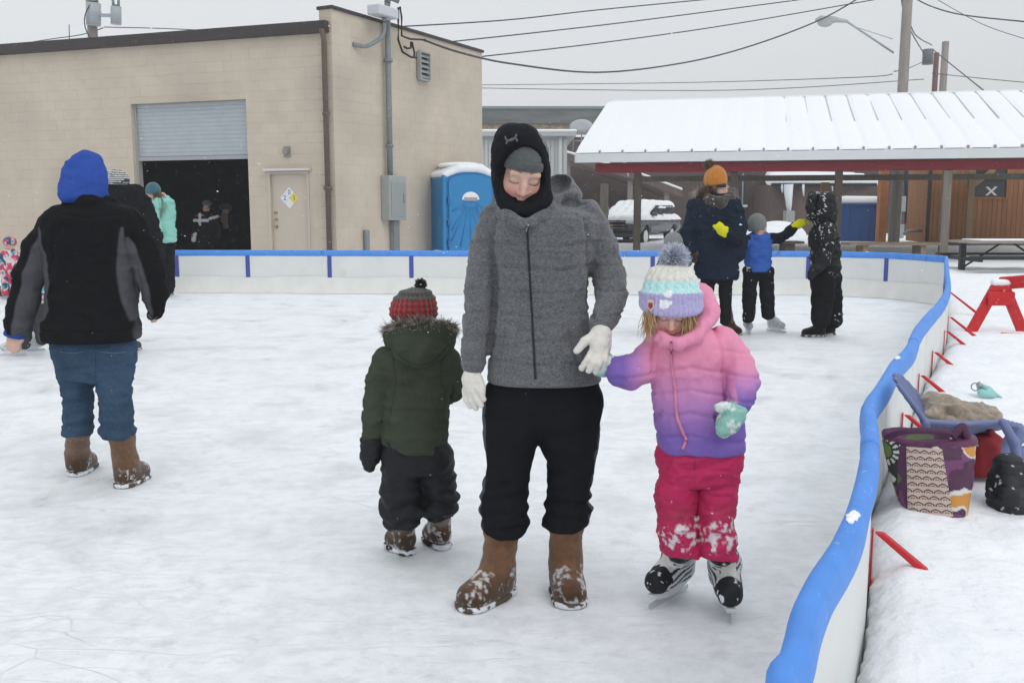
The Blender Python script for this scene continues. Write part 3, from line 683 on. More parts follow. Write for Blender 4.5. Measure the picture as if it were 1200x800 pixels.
# ================================================================== FAR BUILDINGS
brick_tan = mat('tan_brick_far', (.34, .27, .19), rough=.9, noise=.25, nscale=1.6, second=(.22, .17, .13), sscale=3, sthr=.5, stretch=(1, 1, 3))
grey_par = mat('weathered_parapet', (.15, .155, .155), rough=.9, noise=.35, nscale=1.2, stretch=(.3, .3, 2))
brk = mat('dark_brick_far', (.105, .078, .072), rough=.9, noise=.2, nscale=2, stretch=(1, 1, 3), bump=.3, bscale=12)
white_m = mat('white_siding', (.56, .575, .57), rough=.6, noise=.05, nscale=2)
def xat(px, Y): return float(W(px, 245, Y)[0])
def zat(py, Y): return float(W(600, py, Y)[2])
fb = empty('brick_building', (xat(640, 62), 62, 0), 'distant tan brick building with weathered grey parapet behind the white shed', 'building')
X0, X1 = xat(540, 62), xat(735, 62)
MB().box(X0, X1, 62, 74, 0, zat(145, 62)).build('wall', brick_tan, fb); MB().box(X0 - .1, X1 + .1, 61.85, 74.2, zat(145, 62), zat(128, 62)).build('parapet', grey_par, fb)
MB().box(X0 - .15, X1 + .15, 61.75, 74.2, zat(128, 62), zat(125, 62)).build('coping', mat('green_grey_coping', (.20, .25, .25), rough=.6), fb)
for i in range(7):
    x = X0 + 1.2 + i * 1.45; MB().box(x, x + .12, 61.9, 62, zat(160, 62), zat(146, 62)).build('pilaster', brick_tan, fb)
MB().tube([W(722, 128, 63), W(722, 120, 63)], .22, 8).build('chimney_pipe', dark_m, fb)
ws = empty('white_shed', (xat(620, 34), 34, 0), 'low white sided shed with snow along its roof edge behind the toilet', 'shed')
X0, X1 = xat(558, 34), xat(664, 34); zt_ = zat(160, 34)
MB().box(X0, X1, 34, 40, 0, zt_).build('wall', white_m, ws); n = 22
for i in range(n): MB().box(X0 + (X1 - X0) * i / n + .015, X0 + (X1 - X0) * (i + 1) / n - .015, 33.965, 33.998, .05, zt_ - .1).build('siding_board', white_m, ws)
MB().box(X0 - .1, X1 + .3, 33.7, 40, zt_, zt_ + .12).build('roof_edge', mat('pale_fascia', (.5, .51, .51), rough=.5), ws); MB().box(X0 - .1, X1 + .32, 33.66, 40, zt_ + .122, zt_ + .22).build('roof_snow', snow_thin, ws, bevel=.04)
MB().tube([(xat(656, 33.8), 33.85, zt_), (xat(656, 33.8), 33.85, .1)], .06, 8).build('downspout', white_m, ws)
sd = empty('satellite_dish', W(672, 175, 35), 'grey satellite dish on a short ladder stand above the white shed', 'satellite dish')
s_ = Shape(); s_.ell(W(681, 148, 35.5), (.42, .10, .26), rotm(-.25, -.25)); s_.ell(W(681, 148, 35.42) + np.array([-.02, -.1, .03]), (.42, .1, .26), rotm(-.25, -.25), op='s'); part('dish', s_, .025, sd, mat('dish_grey', (.40, .42, .44), rough=.45))
b = MB(); b.tube([W(671, 178, 35.6), W(673, 152, 35.6)], .025, 6); b.tube([W(680, 178, 35.6), W(682, 155, 35.6)], .025, 6); b.tube([W(670, 165, 35.6), W(682, 165, 35.6)], .02, 6); b.build('stand', steel_m, sd)
# carport with sloping brown roof
cpt = empty('carport', (xat(730, 44), 44, 0), 'open carport with brown roof sloping down to posts beside the parked car', 'carport')
pl = [(657, 178), (700, 190), (752, 206), (800, 224)]
poly = [(W(x, y, 44)[0], W(x, y, 44)[2]) for x, y in pl]; th = .28
MB().prism(poly + [(x, z - th) for x, z in poly[::-1]], 44, 48.5).build('roof', mat('carport_brown', (.13, .10, .09), rough=.7, noise=.1, nscale=3), cpt)
MB().prism([(x, z + .02) for x, z in poly] + [(x, z + .14) for x, z in poly[::-1]], 44.05, 48.5).build('roof_snow', snow_thin, cpt, bevel=.03)
for px, y in ((738, 208), (781, 220), (665, 184)): MB().box(xat(px, 44.3) - .11, xat(px, 44.3) + .11, 44.2, 44.42, 0, zat(y, 44.3) - .15).build('post', mat('carport_post', (.22, .20, .18), rough=.8), cpt)
# dark brick block beyond the pavilion
db = empty('dark_brick_building', (xat(870, 49), 49, 0), 'long dark brown brick building seen between the pavilion posts', 'building')
X0, X1 = xat(662, 49), xat(1092, 49); MB().box(X0, X1, 49, 60, 0, 4.9).build('wall', brk, db)
MB().box(X0 - .1, X1 + .1, 48.85, 60, 4.9, 5.0).build('roof_snow', snow_thin, db)
for px0, px1, y0, y1 in ((866, 873, 203, 240), (1052, 1078, 198, 232)):
    w_ = MB().box(xat(px0, 48.9), xat(px1, 48.9), 48.9, 48.96, zat(y1, 48.9), zat(y0, 48.9)).build('window', mat('dim_glass', (.06, .07, .085), rough=.15), db)
    MB().box(xat(px0, 48.9) - .1, xat(px1, 48.9) + .1, 48.8, 48.95, zat(y1, 48.9) - .12, zat(y1, 48.9)).build('sill', snow_thin, w_)
    MB().box((xat(px0, 48.9) + xat(px1, 48.9)) / 2 - .03, (xat(px0, 48.9) + xat(px1, 48.9)) / 2 + .03, 48.87, 48.9, zat(y1, 48.9), zat(y0, 48.9)).build('mullion', steel_m, w_)
ln = empty('lean_to', (xat(960, 45), 45, 0), 'brick lean-to with thick snow and a long icicle on its eave', 'shed')
X0, X1 = xat(903, 45), xat(1026, 45)
MB().box(X0 + .2, X1 - .2, 45.4, 48.9, 0, zat(216, 45)).build('wall', mat('lean_brick', (.135, .10, .09), rough=.9, noise=.2, nscale=3), ln)
s_ = Shape(); s_.cone((X0, 45.2, zat(211, 45)), (X1, 45.2, zat(213, 45)), .25, .2).cone((X0 + .5, 46.5, zat(207, 45)), (X1 - .2, 46.5, zat(208, 45)), .25, .25, .1).cone((X0 + .8, 48.3, zat(203, 45)), (X1, 48.3, zat(205, 45)), .25, .25, .1)
part('roof_snow', s_, .07, ln, snow_thin)
MB().box(X0, X1, 44.95, 45.6, zat(218, 45), zat(215, 45)).build('eave', dark_m, ln)
ic = mat('icicle', (.70, .75, .80), rough=.15, spec=.6)
for px, l, r in ((924, 40, .24), (921, 24, .14), (941, 14, .08), (916, 10, .07), (975, 8, .05)): MB().tube([W(px, 216, 45), W(px + .5, 216 + l * .6, 45), W(px + 1, 216 + l, 45)], [r, r * .6, .02], 7).build('icicle', ic, ln)
MB().box(xat(918, 44.8), xat(928, 44.8), 44.3, 44.8, 0, zat(247, 44.8)).build('downpipe_box', box_m, ln)
# snow heaps far away under the icicles
s_ = Shape(); s_.ell((xat(912, 43), 43, .1), (1.3, .8, .75)).ell((xat(895, 42), 42, .1), (1.2, .7, .55)); tagm = empty('snow_pile', (xat(905, 43), 43, 0), 'low heap of snow below the lean-to roof', 'snow pile'); part('heap', s_, .1, tagm, snow_thin)

# ================================================================== PARKED CAR
def car():
    c = W(746, 262, 37.5); root = empty('parked_car', (c[0], 37.5, 0), 'dark sport utility car with snow on roof and bonnet by the carport', 'car')
    yaw = math.radians(28); U = (math.sin(yaw), math.cos(yaw), 0)     # car length, nose toward -U (to the viewer, left)
    F = Frame((c[0] - .05, 37.5, 0), (-U[0], -U[1], 0), (-math.cos(yaw), math.sin(yaw), 0))  # u forward, o to its right (viewer left)
    paint = mat('car_paint_dark', (.085, .09, .10), rough=.25, spec=.6); glass = mat('car_glass', (.05, .06, .07), rough=.08); chrome = mat('chrome', (.6, .6, .62), rough=.2, metal=.9); tyre = mat('tyre', (.015, .015, .016), rough=.8)
    s = Shape()
    for o in (-.74, -.4, 0, .4, .74):
        s.cone(F.p(2.15, o * .93, .72), F.p(-2.15, o, .78), .33, .36, .1); s.cone(F.p(2.0, o * .9, .88), F.p(.9, o, 1.0), .16, .16, .1)
        s.cone(F.p(-.2, o * .8, 1.37), F.p(-2.0, o * .8, 1.40), .22, .24, .12); s.cone(F.p(1.1, o * .9, 1.02), F.p(-.05, o * .8, 1.44), .1, .17, .1)
    for u in (1.45, -1.5):
        for o in (-.95, .95): s.cone(F.p(u, o * 1.1, .36), F.p(u, o * .6, .36), .42, .42, .02, 's')
    s.cut((0, 0, .28), (0, 0, -1)); bd = part('body', s, .05, root, paint, (.04, .04, .04), smooth=1)
    for u in (1.45, -1.5):
        for o in (-.86, .86):
            w = MB(F).tube([(u, o - .11, .36), (u, o + .11, .36)], .36, 20).build('wheel', tyre, root); MB(F).tube([(u, o - .115, .36), (u, o + .115, .36)], .24, 14).build('rim', chrome, w)
    MB(F).add([(.82, -.72, .95), (.82, .72, .95), (.08, .62, 1.3), (.08, -.62, 1.3), (.85, -.72, .97), (.85, .72, .97), (.11, .62, 1.32), (.11, -.62, 1.32)], [(0, 1, 2, 3), (4, 5, 6, 7), (0, 1, 5, 4), (2, 3, 7, 6)]).build('windscreen', glass, root)
    for u0, u1 in ((.55, -.25), (-.3, -1.1), (-1.15, -1.85)):
        for sd_ in (-1, 1): MB(F).prism([(u0, 1.12), (u1, 1.12), (u1 + .05, 1.50), (u0 - (.38 if u0 > 0 else 0), 1.50)], sd_ * .86, sd_ * .885).build('side_window', glass, root)
    g = MB(F).box(2.44, 2.50, -.55, .55, .62, .93).build('grille', dark_m, root, bevel=.02)
    for z in (.66, .77, .89): MB(F).box(2.50, 2.53, -.56, .56, z, z + .035).build('grille_bar', chrome, g)
    MB(F).box(2.53, 2.55, -.1, .1, .74, .82).build('badge', mat('badge_gold', (.5, .4, .15), rough=.3, metal=.7), g)
    for o in (-.72, .72): MB(F).box(2.30, 2.47, o - .17, o + .17, .82, .97).build('headlight', mat('lamp_glass', (.75, .78, .8), rough=.15), root, bevel=.03)
    MB(F).box(2.42, 2.52, -.85, .85, .34, .52).build('bumper', mat('bumper_grey', (.06, .06, .065), rough=.6), root, bevel=.03)
    for o in (-1.0, 1.0): MB(F).box(.55, .72, o - .1, o + .1, 1.1, 1.25).build('wing_mirror', paint, root, bevel=.03)
    V, Q = o_bvh[bd.name]; N = normals(V, Q); k = (N[Q, 2].mean(1) > .28) & (V[Q, 2].mean(1) > .93); Qs = Q[k]; us, inv = np.unique(Qs, return_inverse=True)
    Vs = V[us] + N[us] * (.045 + .02 * (fbm(V[us], 4, 3)[:, None] - .5)); link_mesh('snow_cover', np_mesh('snow_cover', Vs - wloc(root), inv.reshape(Qs.shape)), snow_thin, root)
    return root
car()
# small utility pedestal and posts near the car
tag(MB().box(xat(710, 36) - .12, xat(710, 36) + .12, 36, 36.25, 0, zat(242, 36)).build('utility_pedestal', mat('pedestal_green', (.20, .30, .27), rough=.6), bevel=.03), 'green utility pedestal standing beside the parked car', 'utility box')

# ================================================================== PAVILION
PF = Frame((*W(679, 182, 24.7)[:2], 0), (.9707, -.2404, 0), (-.2404, -.9707, 0))   # o outward = toward the camera
EZ = float(W(679, 181, 24.7)[2]); RGZ = EZ + 1.76; DP = 5.0; PL = 14.5; rake = 0.35
pav = empty('pavilion', PF.o, 'open picnic pavilion with snow covered metal roof and dark red beam', 'pavilion')
metal_m = mat('roof_metal', (.62, .64, .66), rough=.4); fas_m = mat('pale_fascia2', (.66, .69, .70), rough=.45, noise=.03, nscale=3); beam_m = mat('dark_red_beam', (.20, .016, .026), rough=.55, noise=.15, nscale=5, stretch=(.3, 1, 2))
lum = mat('weathered_lumber', (.20, .18, .15), rough=.85, noise=.2, nscale=9, stretch=(1, 1, .15)); lumd = mat('dark_lumber', (.075, .062, .05), rough=.85, noise=.2, nscale=9, stretch=(1, 1, .15)); lumt = mat('tan_lumber', (.36, .25, .15), rough=.8, noise=.18, nscale=8, stretch=(1, 1, .15))
soff = mat('soffit_boards', (.22, .21, .20), rough=.9, noise=.2, nscale=3)
b = MB(PF); b.prism([(.30, EZ), (-DP, RGZ), (-2 * DP - .3, EZ), (-2 * DP - .3, EZ - .05), (-DP, RGZ - .06), (.30, EZ - .05)], 0, PL, 'yz'); b.build('roof_deck', soff, pav)
# snow on the front slope, thinner over the standing ribs
RS = .56; nr = int(PL / RS)
us = np.linspace(-.02, PL, nr * 8 + 1); ts = np.linspace(0, 1, 26); P_ = []; slope = math.hypot(DP + .3, RGZ - EZ)
for t in ts:
    for u in us:
        ph_ = (u / RS) % 1; rb = min(ph_, 1 - ph_) * RS; thin = .035 * math.exp(-(rb / .045) ** 2) * min(1, max(.2, (u - 1.5) / 5))
        edge = 1 - math.exp(-t * slope / .05); edge *= 1 - .55 * math.exp(-(1 - t) * slope / .12); h = .012 + edge * (.075 + .012 * math.sin(u * 2.1 + t * 5)) - thin * 1.1
        P_.append(PF.p(u, .30 - t * (DP + .3), EZ + .004 + t * (RGZ - EZ) + h))
n1 = len(us); I_ = np.arange(len(P_)).reshape(len(ts), n1); Fs = np.stack([I_[:-1, :-1], I_[:-1, 1:], I_[1:, 1:], I_[1:, :-1]], -1).reshape(-1, 4)
link_mesh('roof_snow', np_mesh('roof_snow', np.array(P_) - PF.o, Fs), snow_thin, pav)
MB(PF).prism([(-DP, RGZ + .01), (-DP, RGZ + .09), (-2 * DP - .3, EZ + .08), (-2 * DP - .3, EZ + .01)], 0, PL, 'yz').build('rear_snow', snow_thin, pav)
ribm = mat('rib_metal', (.30, .29, .31), rough=.45)
for i in range(1, nr):
    u = i * RS; th_ = math.atan2(RGZ - EZ, DP + .3)
    MB(PF).prism([(.325, EZ - .0), (.325, EZ + .062), (.25, EZ + .085), (.2, EZ + .03)], u - .022, u + .022, 'yz').build('roof_rib', ribm, pav)
    if u > 5: MB(PF).prism([(-DP * .42, EZ + (RGZ - EZ) * .47), (-DP * .42, EZ + (RGZ - EZ) * .455 + .082), (-DP, RGZ + .075), (-DP, RGZ + .0)], u - .008, u + .008, 'yz').build('rib_crest', mat('crest_metal', (.5, .5, .53), rough=.45), pav)
MB(PF).box(-.03, PL, .30, .34, EZ - .22, EZ - .002).build('fascia', fas_m, pav)
for o0, o1 in ((.3, -DP), (-DP, -2 * DP - .3)):   # gable rake boards
    zA, zB = (EZ, RGZ) if o0 > -1 else (RGZ, EZ); MB(PF).prism([(o0, zA - .004), (o1, zB - .004), (o1, zB - .22), (o0, zA - .22)], -.07, -.03, 'yz').build('rake_board', fas_m, pav)
MB(PF).box(.42, PL, -.06, .08, EZ - .47, EZ - .23).build('beam', beam_m, pav, bevel=.01)
MB(PF).box(.42, PL, -2 * DP - .08, -2 * DP + .06, EZ - .42, EZ - .23).build('beam', lum, pav)
def pvpost(px, o, m, w):
    q = Frame(PF.p(0, o, 0), PF.U, PF.O); u, z = q.hit(px, 240); MB(PF).box(u - w, u + w, o - w, o + w, 0, EZ - .475).build('post', m, pav, bevel=.012)
pvpost(708, -2 * DP, lum, .13); pvpost(747, .0, lumd, .085); pvpost(859.5, .0, lumd, .085); pvpost(966, -2 * DP, lumt, .13); pvpost(981.5, .0, lumd, .085); pvpost(1108, .0, lum, .095)
# bench and tables under the roof
def bench(px0, px1, py, Y, label, m=lumd):
    x0, x1 = xat(px0, Y), xat(px1, Y); z = zat(py, Y); r = empty('bench', ((x0 + x1) / 2, Y, 0), label, 'bench')
    MB().box(x0, x1, Y - .3, Y + .3, z - .06, z).build('seat', m, r)
    for x in (x0 + .4, x1 - .4): MB().box(x - .06, x + .06, Y - .25, Y + .25, 0, z - .062).build('leg', m, r)
bench(992, 1100, 284, 22.4, 'long weathered plank bench behind the rink boards by the grey pole', mat('plank_brown', (.22, .17, .12), rough=.85, noise=.2, nscale=5)); bench(908, 940, 282.5, 24, 'short dark plank bench behind the boy in the blue vest')
# blue bin with snow on its lid
Y = 36; x0, x1 = xat(986, Y), xat(1033, Y); bn = empty('blue_bin', ((x0 + x1) / 2, Y, 0), 'large blue steel bin with thick snow on its lid', 'bin')
blu = mat('bin_blue', (.028, .085, .25), rough=.5, noise=.1, nscale=3)
MB().box(x0, x1, Y, Y + 1.5, .1, zat(239, Y)).build('body', blu, bn, bevel=.02); MB().box(x0 - .04, x1 + .04, Y - .04, Y + 1.54, zat(241, Y), zat(238.5, Y)).build('rim', blu, bn)
for i in range(1, 4): MB().box(x0 + (x1 - x0) * i / 4 - .03, x0 + (x1 - x0) * i / 4 + .03, Y - .03, Y, .15, zat(242, Y)).build('rib', blu, bn)
s_ = Shape(); zz = zat(235, Y)
for yy in (.15, .7, 1.3): s_.cone((x0 + .15, Y + yy, zz), (x1 - .15, Y + yy, zz), .17, .16, .1)
part('lid_snow', s_, .05, bn, snow_thin)
# orange timber post + lamp-side post seen beyond
tag(MB().box(xat(1031, 34), xat(1040, 34), 34, 34.3, 0, zat(190, 34)).build('timber_post', mat('orange_timber', (.40, .16, .06), rough=.7, noise=.15, nscale=5)), 'orange brown timber post beside the blue bin', 'post')
tag(MB().tube([W(1062, 190, 47), W(1062, 262, 47)], .09, 8).build('lamp_post', dark_m), 'thin dark post standing in the snow before the brick building', 'post')
eb = empty('meter_pedestal', (xat(1057, 40), 40, 0), 'pale electrical cabinet standing in snow behind the grey pole', 'utility box')
MB().box(xat(1053, 40), xat(1061, 40), 40, 40.3, 0, zat(263, 40)).build('cabinet', box_m, eb, bevel=.02); MB().box(xat(1051, 40), xat(1062, 40), 40.05, 40.25, zat(248, 40), zat(230, 40)).build('upper_cabinet', box_m, eb, bevel=.02); MB().box(xat(1056, 40), xat(1058, 40), 40.1, 40.2, zat(263, 40), zat(248, 40)).build('riser', box_m, eb)

# ================================================================== WOODEN HUT
hy = 33; cedar = mat('cedar_boards', (.36, .165, .072), rough=.75, noise=.16, nscale=6, stretch=(1, 1, .12), rand=.10); 
hut = empty('wooden_hut', (xat(1150, hy), hy, 0), 'reddish brown board hut with a dark window marked by a white cross', 'hut')
HF = Frame((xat(1088, hy), hy, 0), (.985, -.17, 0), (-.17, -.985, 0)); HL = 5.2; hz0 = .22; hz1 = EZ + .1
MB(HF).box(0, HL, -3, -.03, hz0, hz1).build('wall_frame', lumd, hut)
wu0, wz1 = HF.hit(1144, 193); wu1, _ = HF.hit(1180, 210); wz0 = HF.hit(1160, 231)[1]; bw = .155; k = 0
while k * bw < HL:
    u0 = k * bw + .004; u1 = (k + 1) * bw - .004
    for z0, z1 in ([(hz0, hz1)] if u1 < wu0 or u0 > wu1 else [(hz0, wz0), (wz1, hz1)]):
        if z1 - z0 > .05: MB(HF).box(u0, u1, -.028, 0, z0, z1).build('wall_board', cedar, hut, bevel=.004)
    k += 1
for k in range(18): MB(HF).box(-.03, -.002, -.03 - k * .165 - .158, -.03 - k * .165, hz0, hz1).build('wall_board', cedar, hut)
MB(HF).box(-.05, .06, -.06, .03, hz0, hz1).build('corner_board', lumd, hut)
wn_ = empty('window', (0, 0, 0)); wn_.parent = hut
wn_.location = (0, 0, 0)
MB(HF).box(wu0, wu1, -.028, -.02, wz0, wz1).build('pane', mat('hut_glass', (.05, .055, .06), rough=.1), wn_)
b = MB(HF); f = .06; b.box(wu0 - f, wu0, .002, .03, wz0 - f, wz1 + f); b.box(wu1, wu1 + f, .002, .03, wz0 - f, wz1 + f); b.box(wu0, wu1, .002, .03, wz1, wz1 + f); b.box(wu0, wu1, .002, .03, wz0 - f, wz0); b.build('frame', cedar, wn_)
xu, xz = HF.hit(1162, 224); h = .19
for s in (-1, 1): MB(HF).prism([(xu - s * h, xz - h * .75), (xu - s * (h - .09), xz - h * .75 - .0), (xu + s * h, xz + h * .75), (xu + s * (h - .09), xz + h * .75)], -.018 + s * .001, -.0155 + s * .001).build('tape_cross', mat('white_tape', (.75, .76, .78), rough=.6), wn_)
pu, _ = HF.hit(1132, 240)
MB(HF).box(pu - .1, pu + .1, .35, .55, 0, hz1).build('porch_post', lumt, hut, bevel=.01)
for s in (-1, 1): MB(HF).prism([(pu + s * .1, hz1 - .75), (pu + s * .1, hz1 - .55), (pu + s * .72, hz1 - .05), (pu + s * .72, hz1 - .25)], .40, .50).build('brace', lumt, hut)
MB(HF).box(-.1, HL, -.4, .65, .08, hz0 - .003).build('sill_deck', mat('deck_grey', (.16, .14, .12), rough=.9, noise=.2, nscale=3), hut)
MB(HF).tube([(-.05, -.6, .62), (-.5, -.6, .60), (-.62, -.6, .48)], .06, 8).build('drain_pipe', steel_m, hut)

# ================================================================== PICNIC TABLE (steel frame)
pq = 19.2; g0 = W(1131, 318, pq); blk = mat('black_steel', (.02, .02, .022), rough=.5)
pcn = empty('picnic_table', (g0[0] + 1.0, pq, 0), 'long picnic table on black steel legs standing in the snow', 'picnic table')
def wx(px): return xat(px, pq)
hz = .06
for i, y in enumerate((-.36, -.12, .12, .36)): MB().box(wx(1126), wx(1126) + 2.4, pq + y - .11, pq + y + .11, .70, .745).build('top_plank', mat('grey_plank', (.30, .27, .24), rough=.85, noise=.2, nscale=5, stretch=(.2, 1, 1)), pcn)
for y in (-.75, .75): MB().box(wx(1122), wx(1122) + 2.4, pq + y - .13, pq + y + .13, .43, .47).build('seat_plank', blk, pcn)
for x in (wx(1131), wx(1131) + 1.75):
    MB().box(x - .05, x + .05, pq - .05, pq + .05, hz - .08, .70).build('leg', blk, pcn); MB().box(x - .03, x + .03, pq - .8, pq + .8, .36, .43).build('seat_support', blk, pcn); MB().box(x - .06, x + .06, pq - .5, pq + .5, hz - .05, hz + .05).build('foot', blk, pcn)
b = MB(); b.tube([(wx(1131), pq, .2), (wx(1131) + .75, pq, .69)], .02, 6); b.tube([(wx(1131) + 1.75, pq, .2), (wx(1131) + 1.0, pq, .69)], .02, 6); b.tube([(wx(1118), pq - .3, .40), (wx(1118) + 2.4, pq - .3, .40)], .025, 6); b.build('brace', blk, pcn)
MB().box(wx(1140), wx(1140) + 2.2, pq - .4, pq + .4, .7455, .77).build('snow_on_top', snow_thin, pcn, bevel=.01)

# ================================================================== RED BARRICADE (A-frame)
def barricade():
    a = G(1150, 392, .17); Yb = a[1]; root = empty('barricade', (xat(1170, Yb), Yb, float(ground_h(5., Yb))), 'red wooden A-frame barricade with snow on its ridge outside the boards', 'barricade')
    q = lambda px, py, dy=0.: W(px, py, Yb + dy)
    def slat(p0, p1, w, d, nm):
        p0, p1 = np.array(p0), np.array(p1); ax = p1 - p0; L = np.linalg.norm(ax); ax /= L; o = np.cross(ax, (0, 1, 0)); o /= np.linalg.norm(o); y = np.cross(o, ax)
        F = Frame(p0, ax, o, y); MB(F).box(0, L, -w / 2, w / 2, -d / 2, d / 2).build(nm, red_m, root, bevel=.006)
    slat(q(1169, 333), q(1136, 392), .10, .04, 'leg'); slat(q(1176, 334), q(1204, 402, -.02), .10, .04, 'leg')
    slat(q(1158, 350, -.045), q(1189, 350, -.045), .13, .02, 'gusset'); slat(q(1168, 337, .04), q(1182, 337, .04), .07, .03, 'gusset')
    slat(q(1172, 332, .06), q(1290, 322, -.55), .12, .05, 'rail')
    slat(q(1240, 335, -.5), q(1222, 402, -.55), .10, .04, 'leg'); slat(q(1172, 395, -.25), q(1290, 402, -.5), .09, .03, 'foot_rail')
    s = Shape(); s.cone(q(1165, 331, .0), q(1184, 331, .0), .035, .03).cone(q(1186, 326), q(1250, 318, -.3), .03, .03); part('ridge_snow', s, .012, root, snow_thin)
barricade()
# ================================================================== THINGS LEFT IN THE SNOW
def gz(x, y): return float(ground_h(np.array(x), np.array(y)))
# ---- child's plastic chair, seen from its side
def chair():
    Yc = 3.62; m = mat('blue_grey_plastic', (.155, .19, .36), rough=.4, noise=.05, nscale=6)
    c = W(1120, 520, Yc); root = empty('child_chair', (c[0], Yc, gz(c[0], Yc)), 'blue grey plastic child chair with clothes piled on its seat', 'chair')
    q = lambda px, py, d=0.: W(px + d * 55, py + d * 14, Yc + d)
    # seat and back: one shell, 0.34 m deep
    s = Shape()
    for d in np.linspace(-.17, .17, 9):
        bl = -.02 * (1 - (d / .17) ** 2)
        s.chain([(q(1093, 497, d) + np.array([0, 0, bl]), .014), (q(1140, 499, d) + np.array([0, 0, bl * 1.4]), .011), (q(1186, 496, d), .011)], .012)
        top = 1 - .25 * (abs(d) / .17) ** 3
        a = q(1092, 495, d); t = q(1051, 439, d); s.cone(a, a + (t - a) * top, .011, .009, .015)
    part('seat_shell', s, .008, root, m, (.2, .2, .3))
    for d in (-.18, .18):
        s = Shape(); s.chain([(q(1185, 497, d), .016), (q(1198, 520, d), .018), (q(1206, 566, d), .014)], .01); part('leg', s, .008, root, m)
        s = Shape(); s.chain([(q(1095, 498, d), .016), (q(1090, 540, d), .018), (q(1086, 566, d), .014)], .01); part('leg', s, .008, root, m)
    s = Shape()
    for d in (.10, .14): s.cone(q(1150, 545, d), q(1190, 505, d), .03, .03, .03)
    for py in (535, 545, 552): s.cone(q(1140, py, .16), q(1200, py - 6, .16), .035, .035, .03)
    part('side_panel', s, .01, root, m)
    return Yc
Yc = chair()
A_ = np.array
# ---- pile of tan clothes on the seat
q = lambda px, py, d=0.: W(px, py, Yc + d)
cl = empty('folded_coat', q(1125, 496), 'crumpled tan fleece coat heaped on the plastic chair', 'coat')
s = Shape(); s.ell(q(1104, 484, -.0), (.075, .11, .055), k=.03).ell(q(1128, 486, -.05), (.09, .1, .045), k=.03).ell(q(1148, 487, .03), (.065, .1, .04), k=.03).ell(q(1100, 476, .06), (.06, .07, .05), k=.02).cone(q(1088, 488, -.1), q(1112, 474, -.06), .03, .03).cone(q(1120, 480, -.11), q(1158, 492, -.1), .025, .022).ell(q(1125, 493, -.1), (.11, .05, .02))
part('fabric', s, .007, cl, mat('tan_fleece', attr=True, rough=.95, noise=.25, nscale=60, bump=.6, bscale=120, sheen=.3), lambda V, N: np.outer(.55 + .5 * fbm(V, 25, 4), np.array([.36, .29, .215])), lambda V, N: .055 * (np.abs(fbm(V * A_([1, 1, .6]), 13, 3) - .5)) - .03 * np.abs(noise(V, 22, 8) - .5) + .006 * (noise(V, 70, 4) - .5))
# ---- red bag under the seat
rb = empty('red_bag', q(1152, 540), 'dark red bag tucked under the plastic chair seat', 'bag'); rb.location.z = gz(*rb.location[:2])
s = Shape(); s.loft([(q(1150, 508, -.02), .05, .05), (q(1151, 520, -.02), .06, .06), (q(1150, 540, -.02), .062, .06), (q(1150, 556, -.02), .06, .06)], 3.); s.cone(q(1160, 505, -.06), q(1172, 515, -.05), .012, .012)
part('pouch', s, .008, rb, mat('red_cloth', (.24, .012, .02), rough=.7, noise=.2, nscale=20), (.3, .02, .02), lambda V, N: .012 * (fbm(V, 22, 6) - .5))

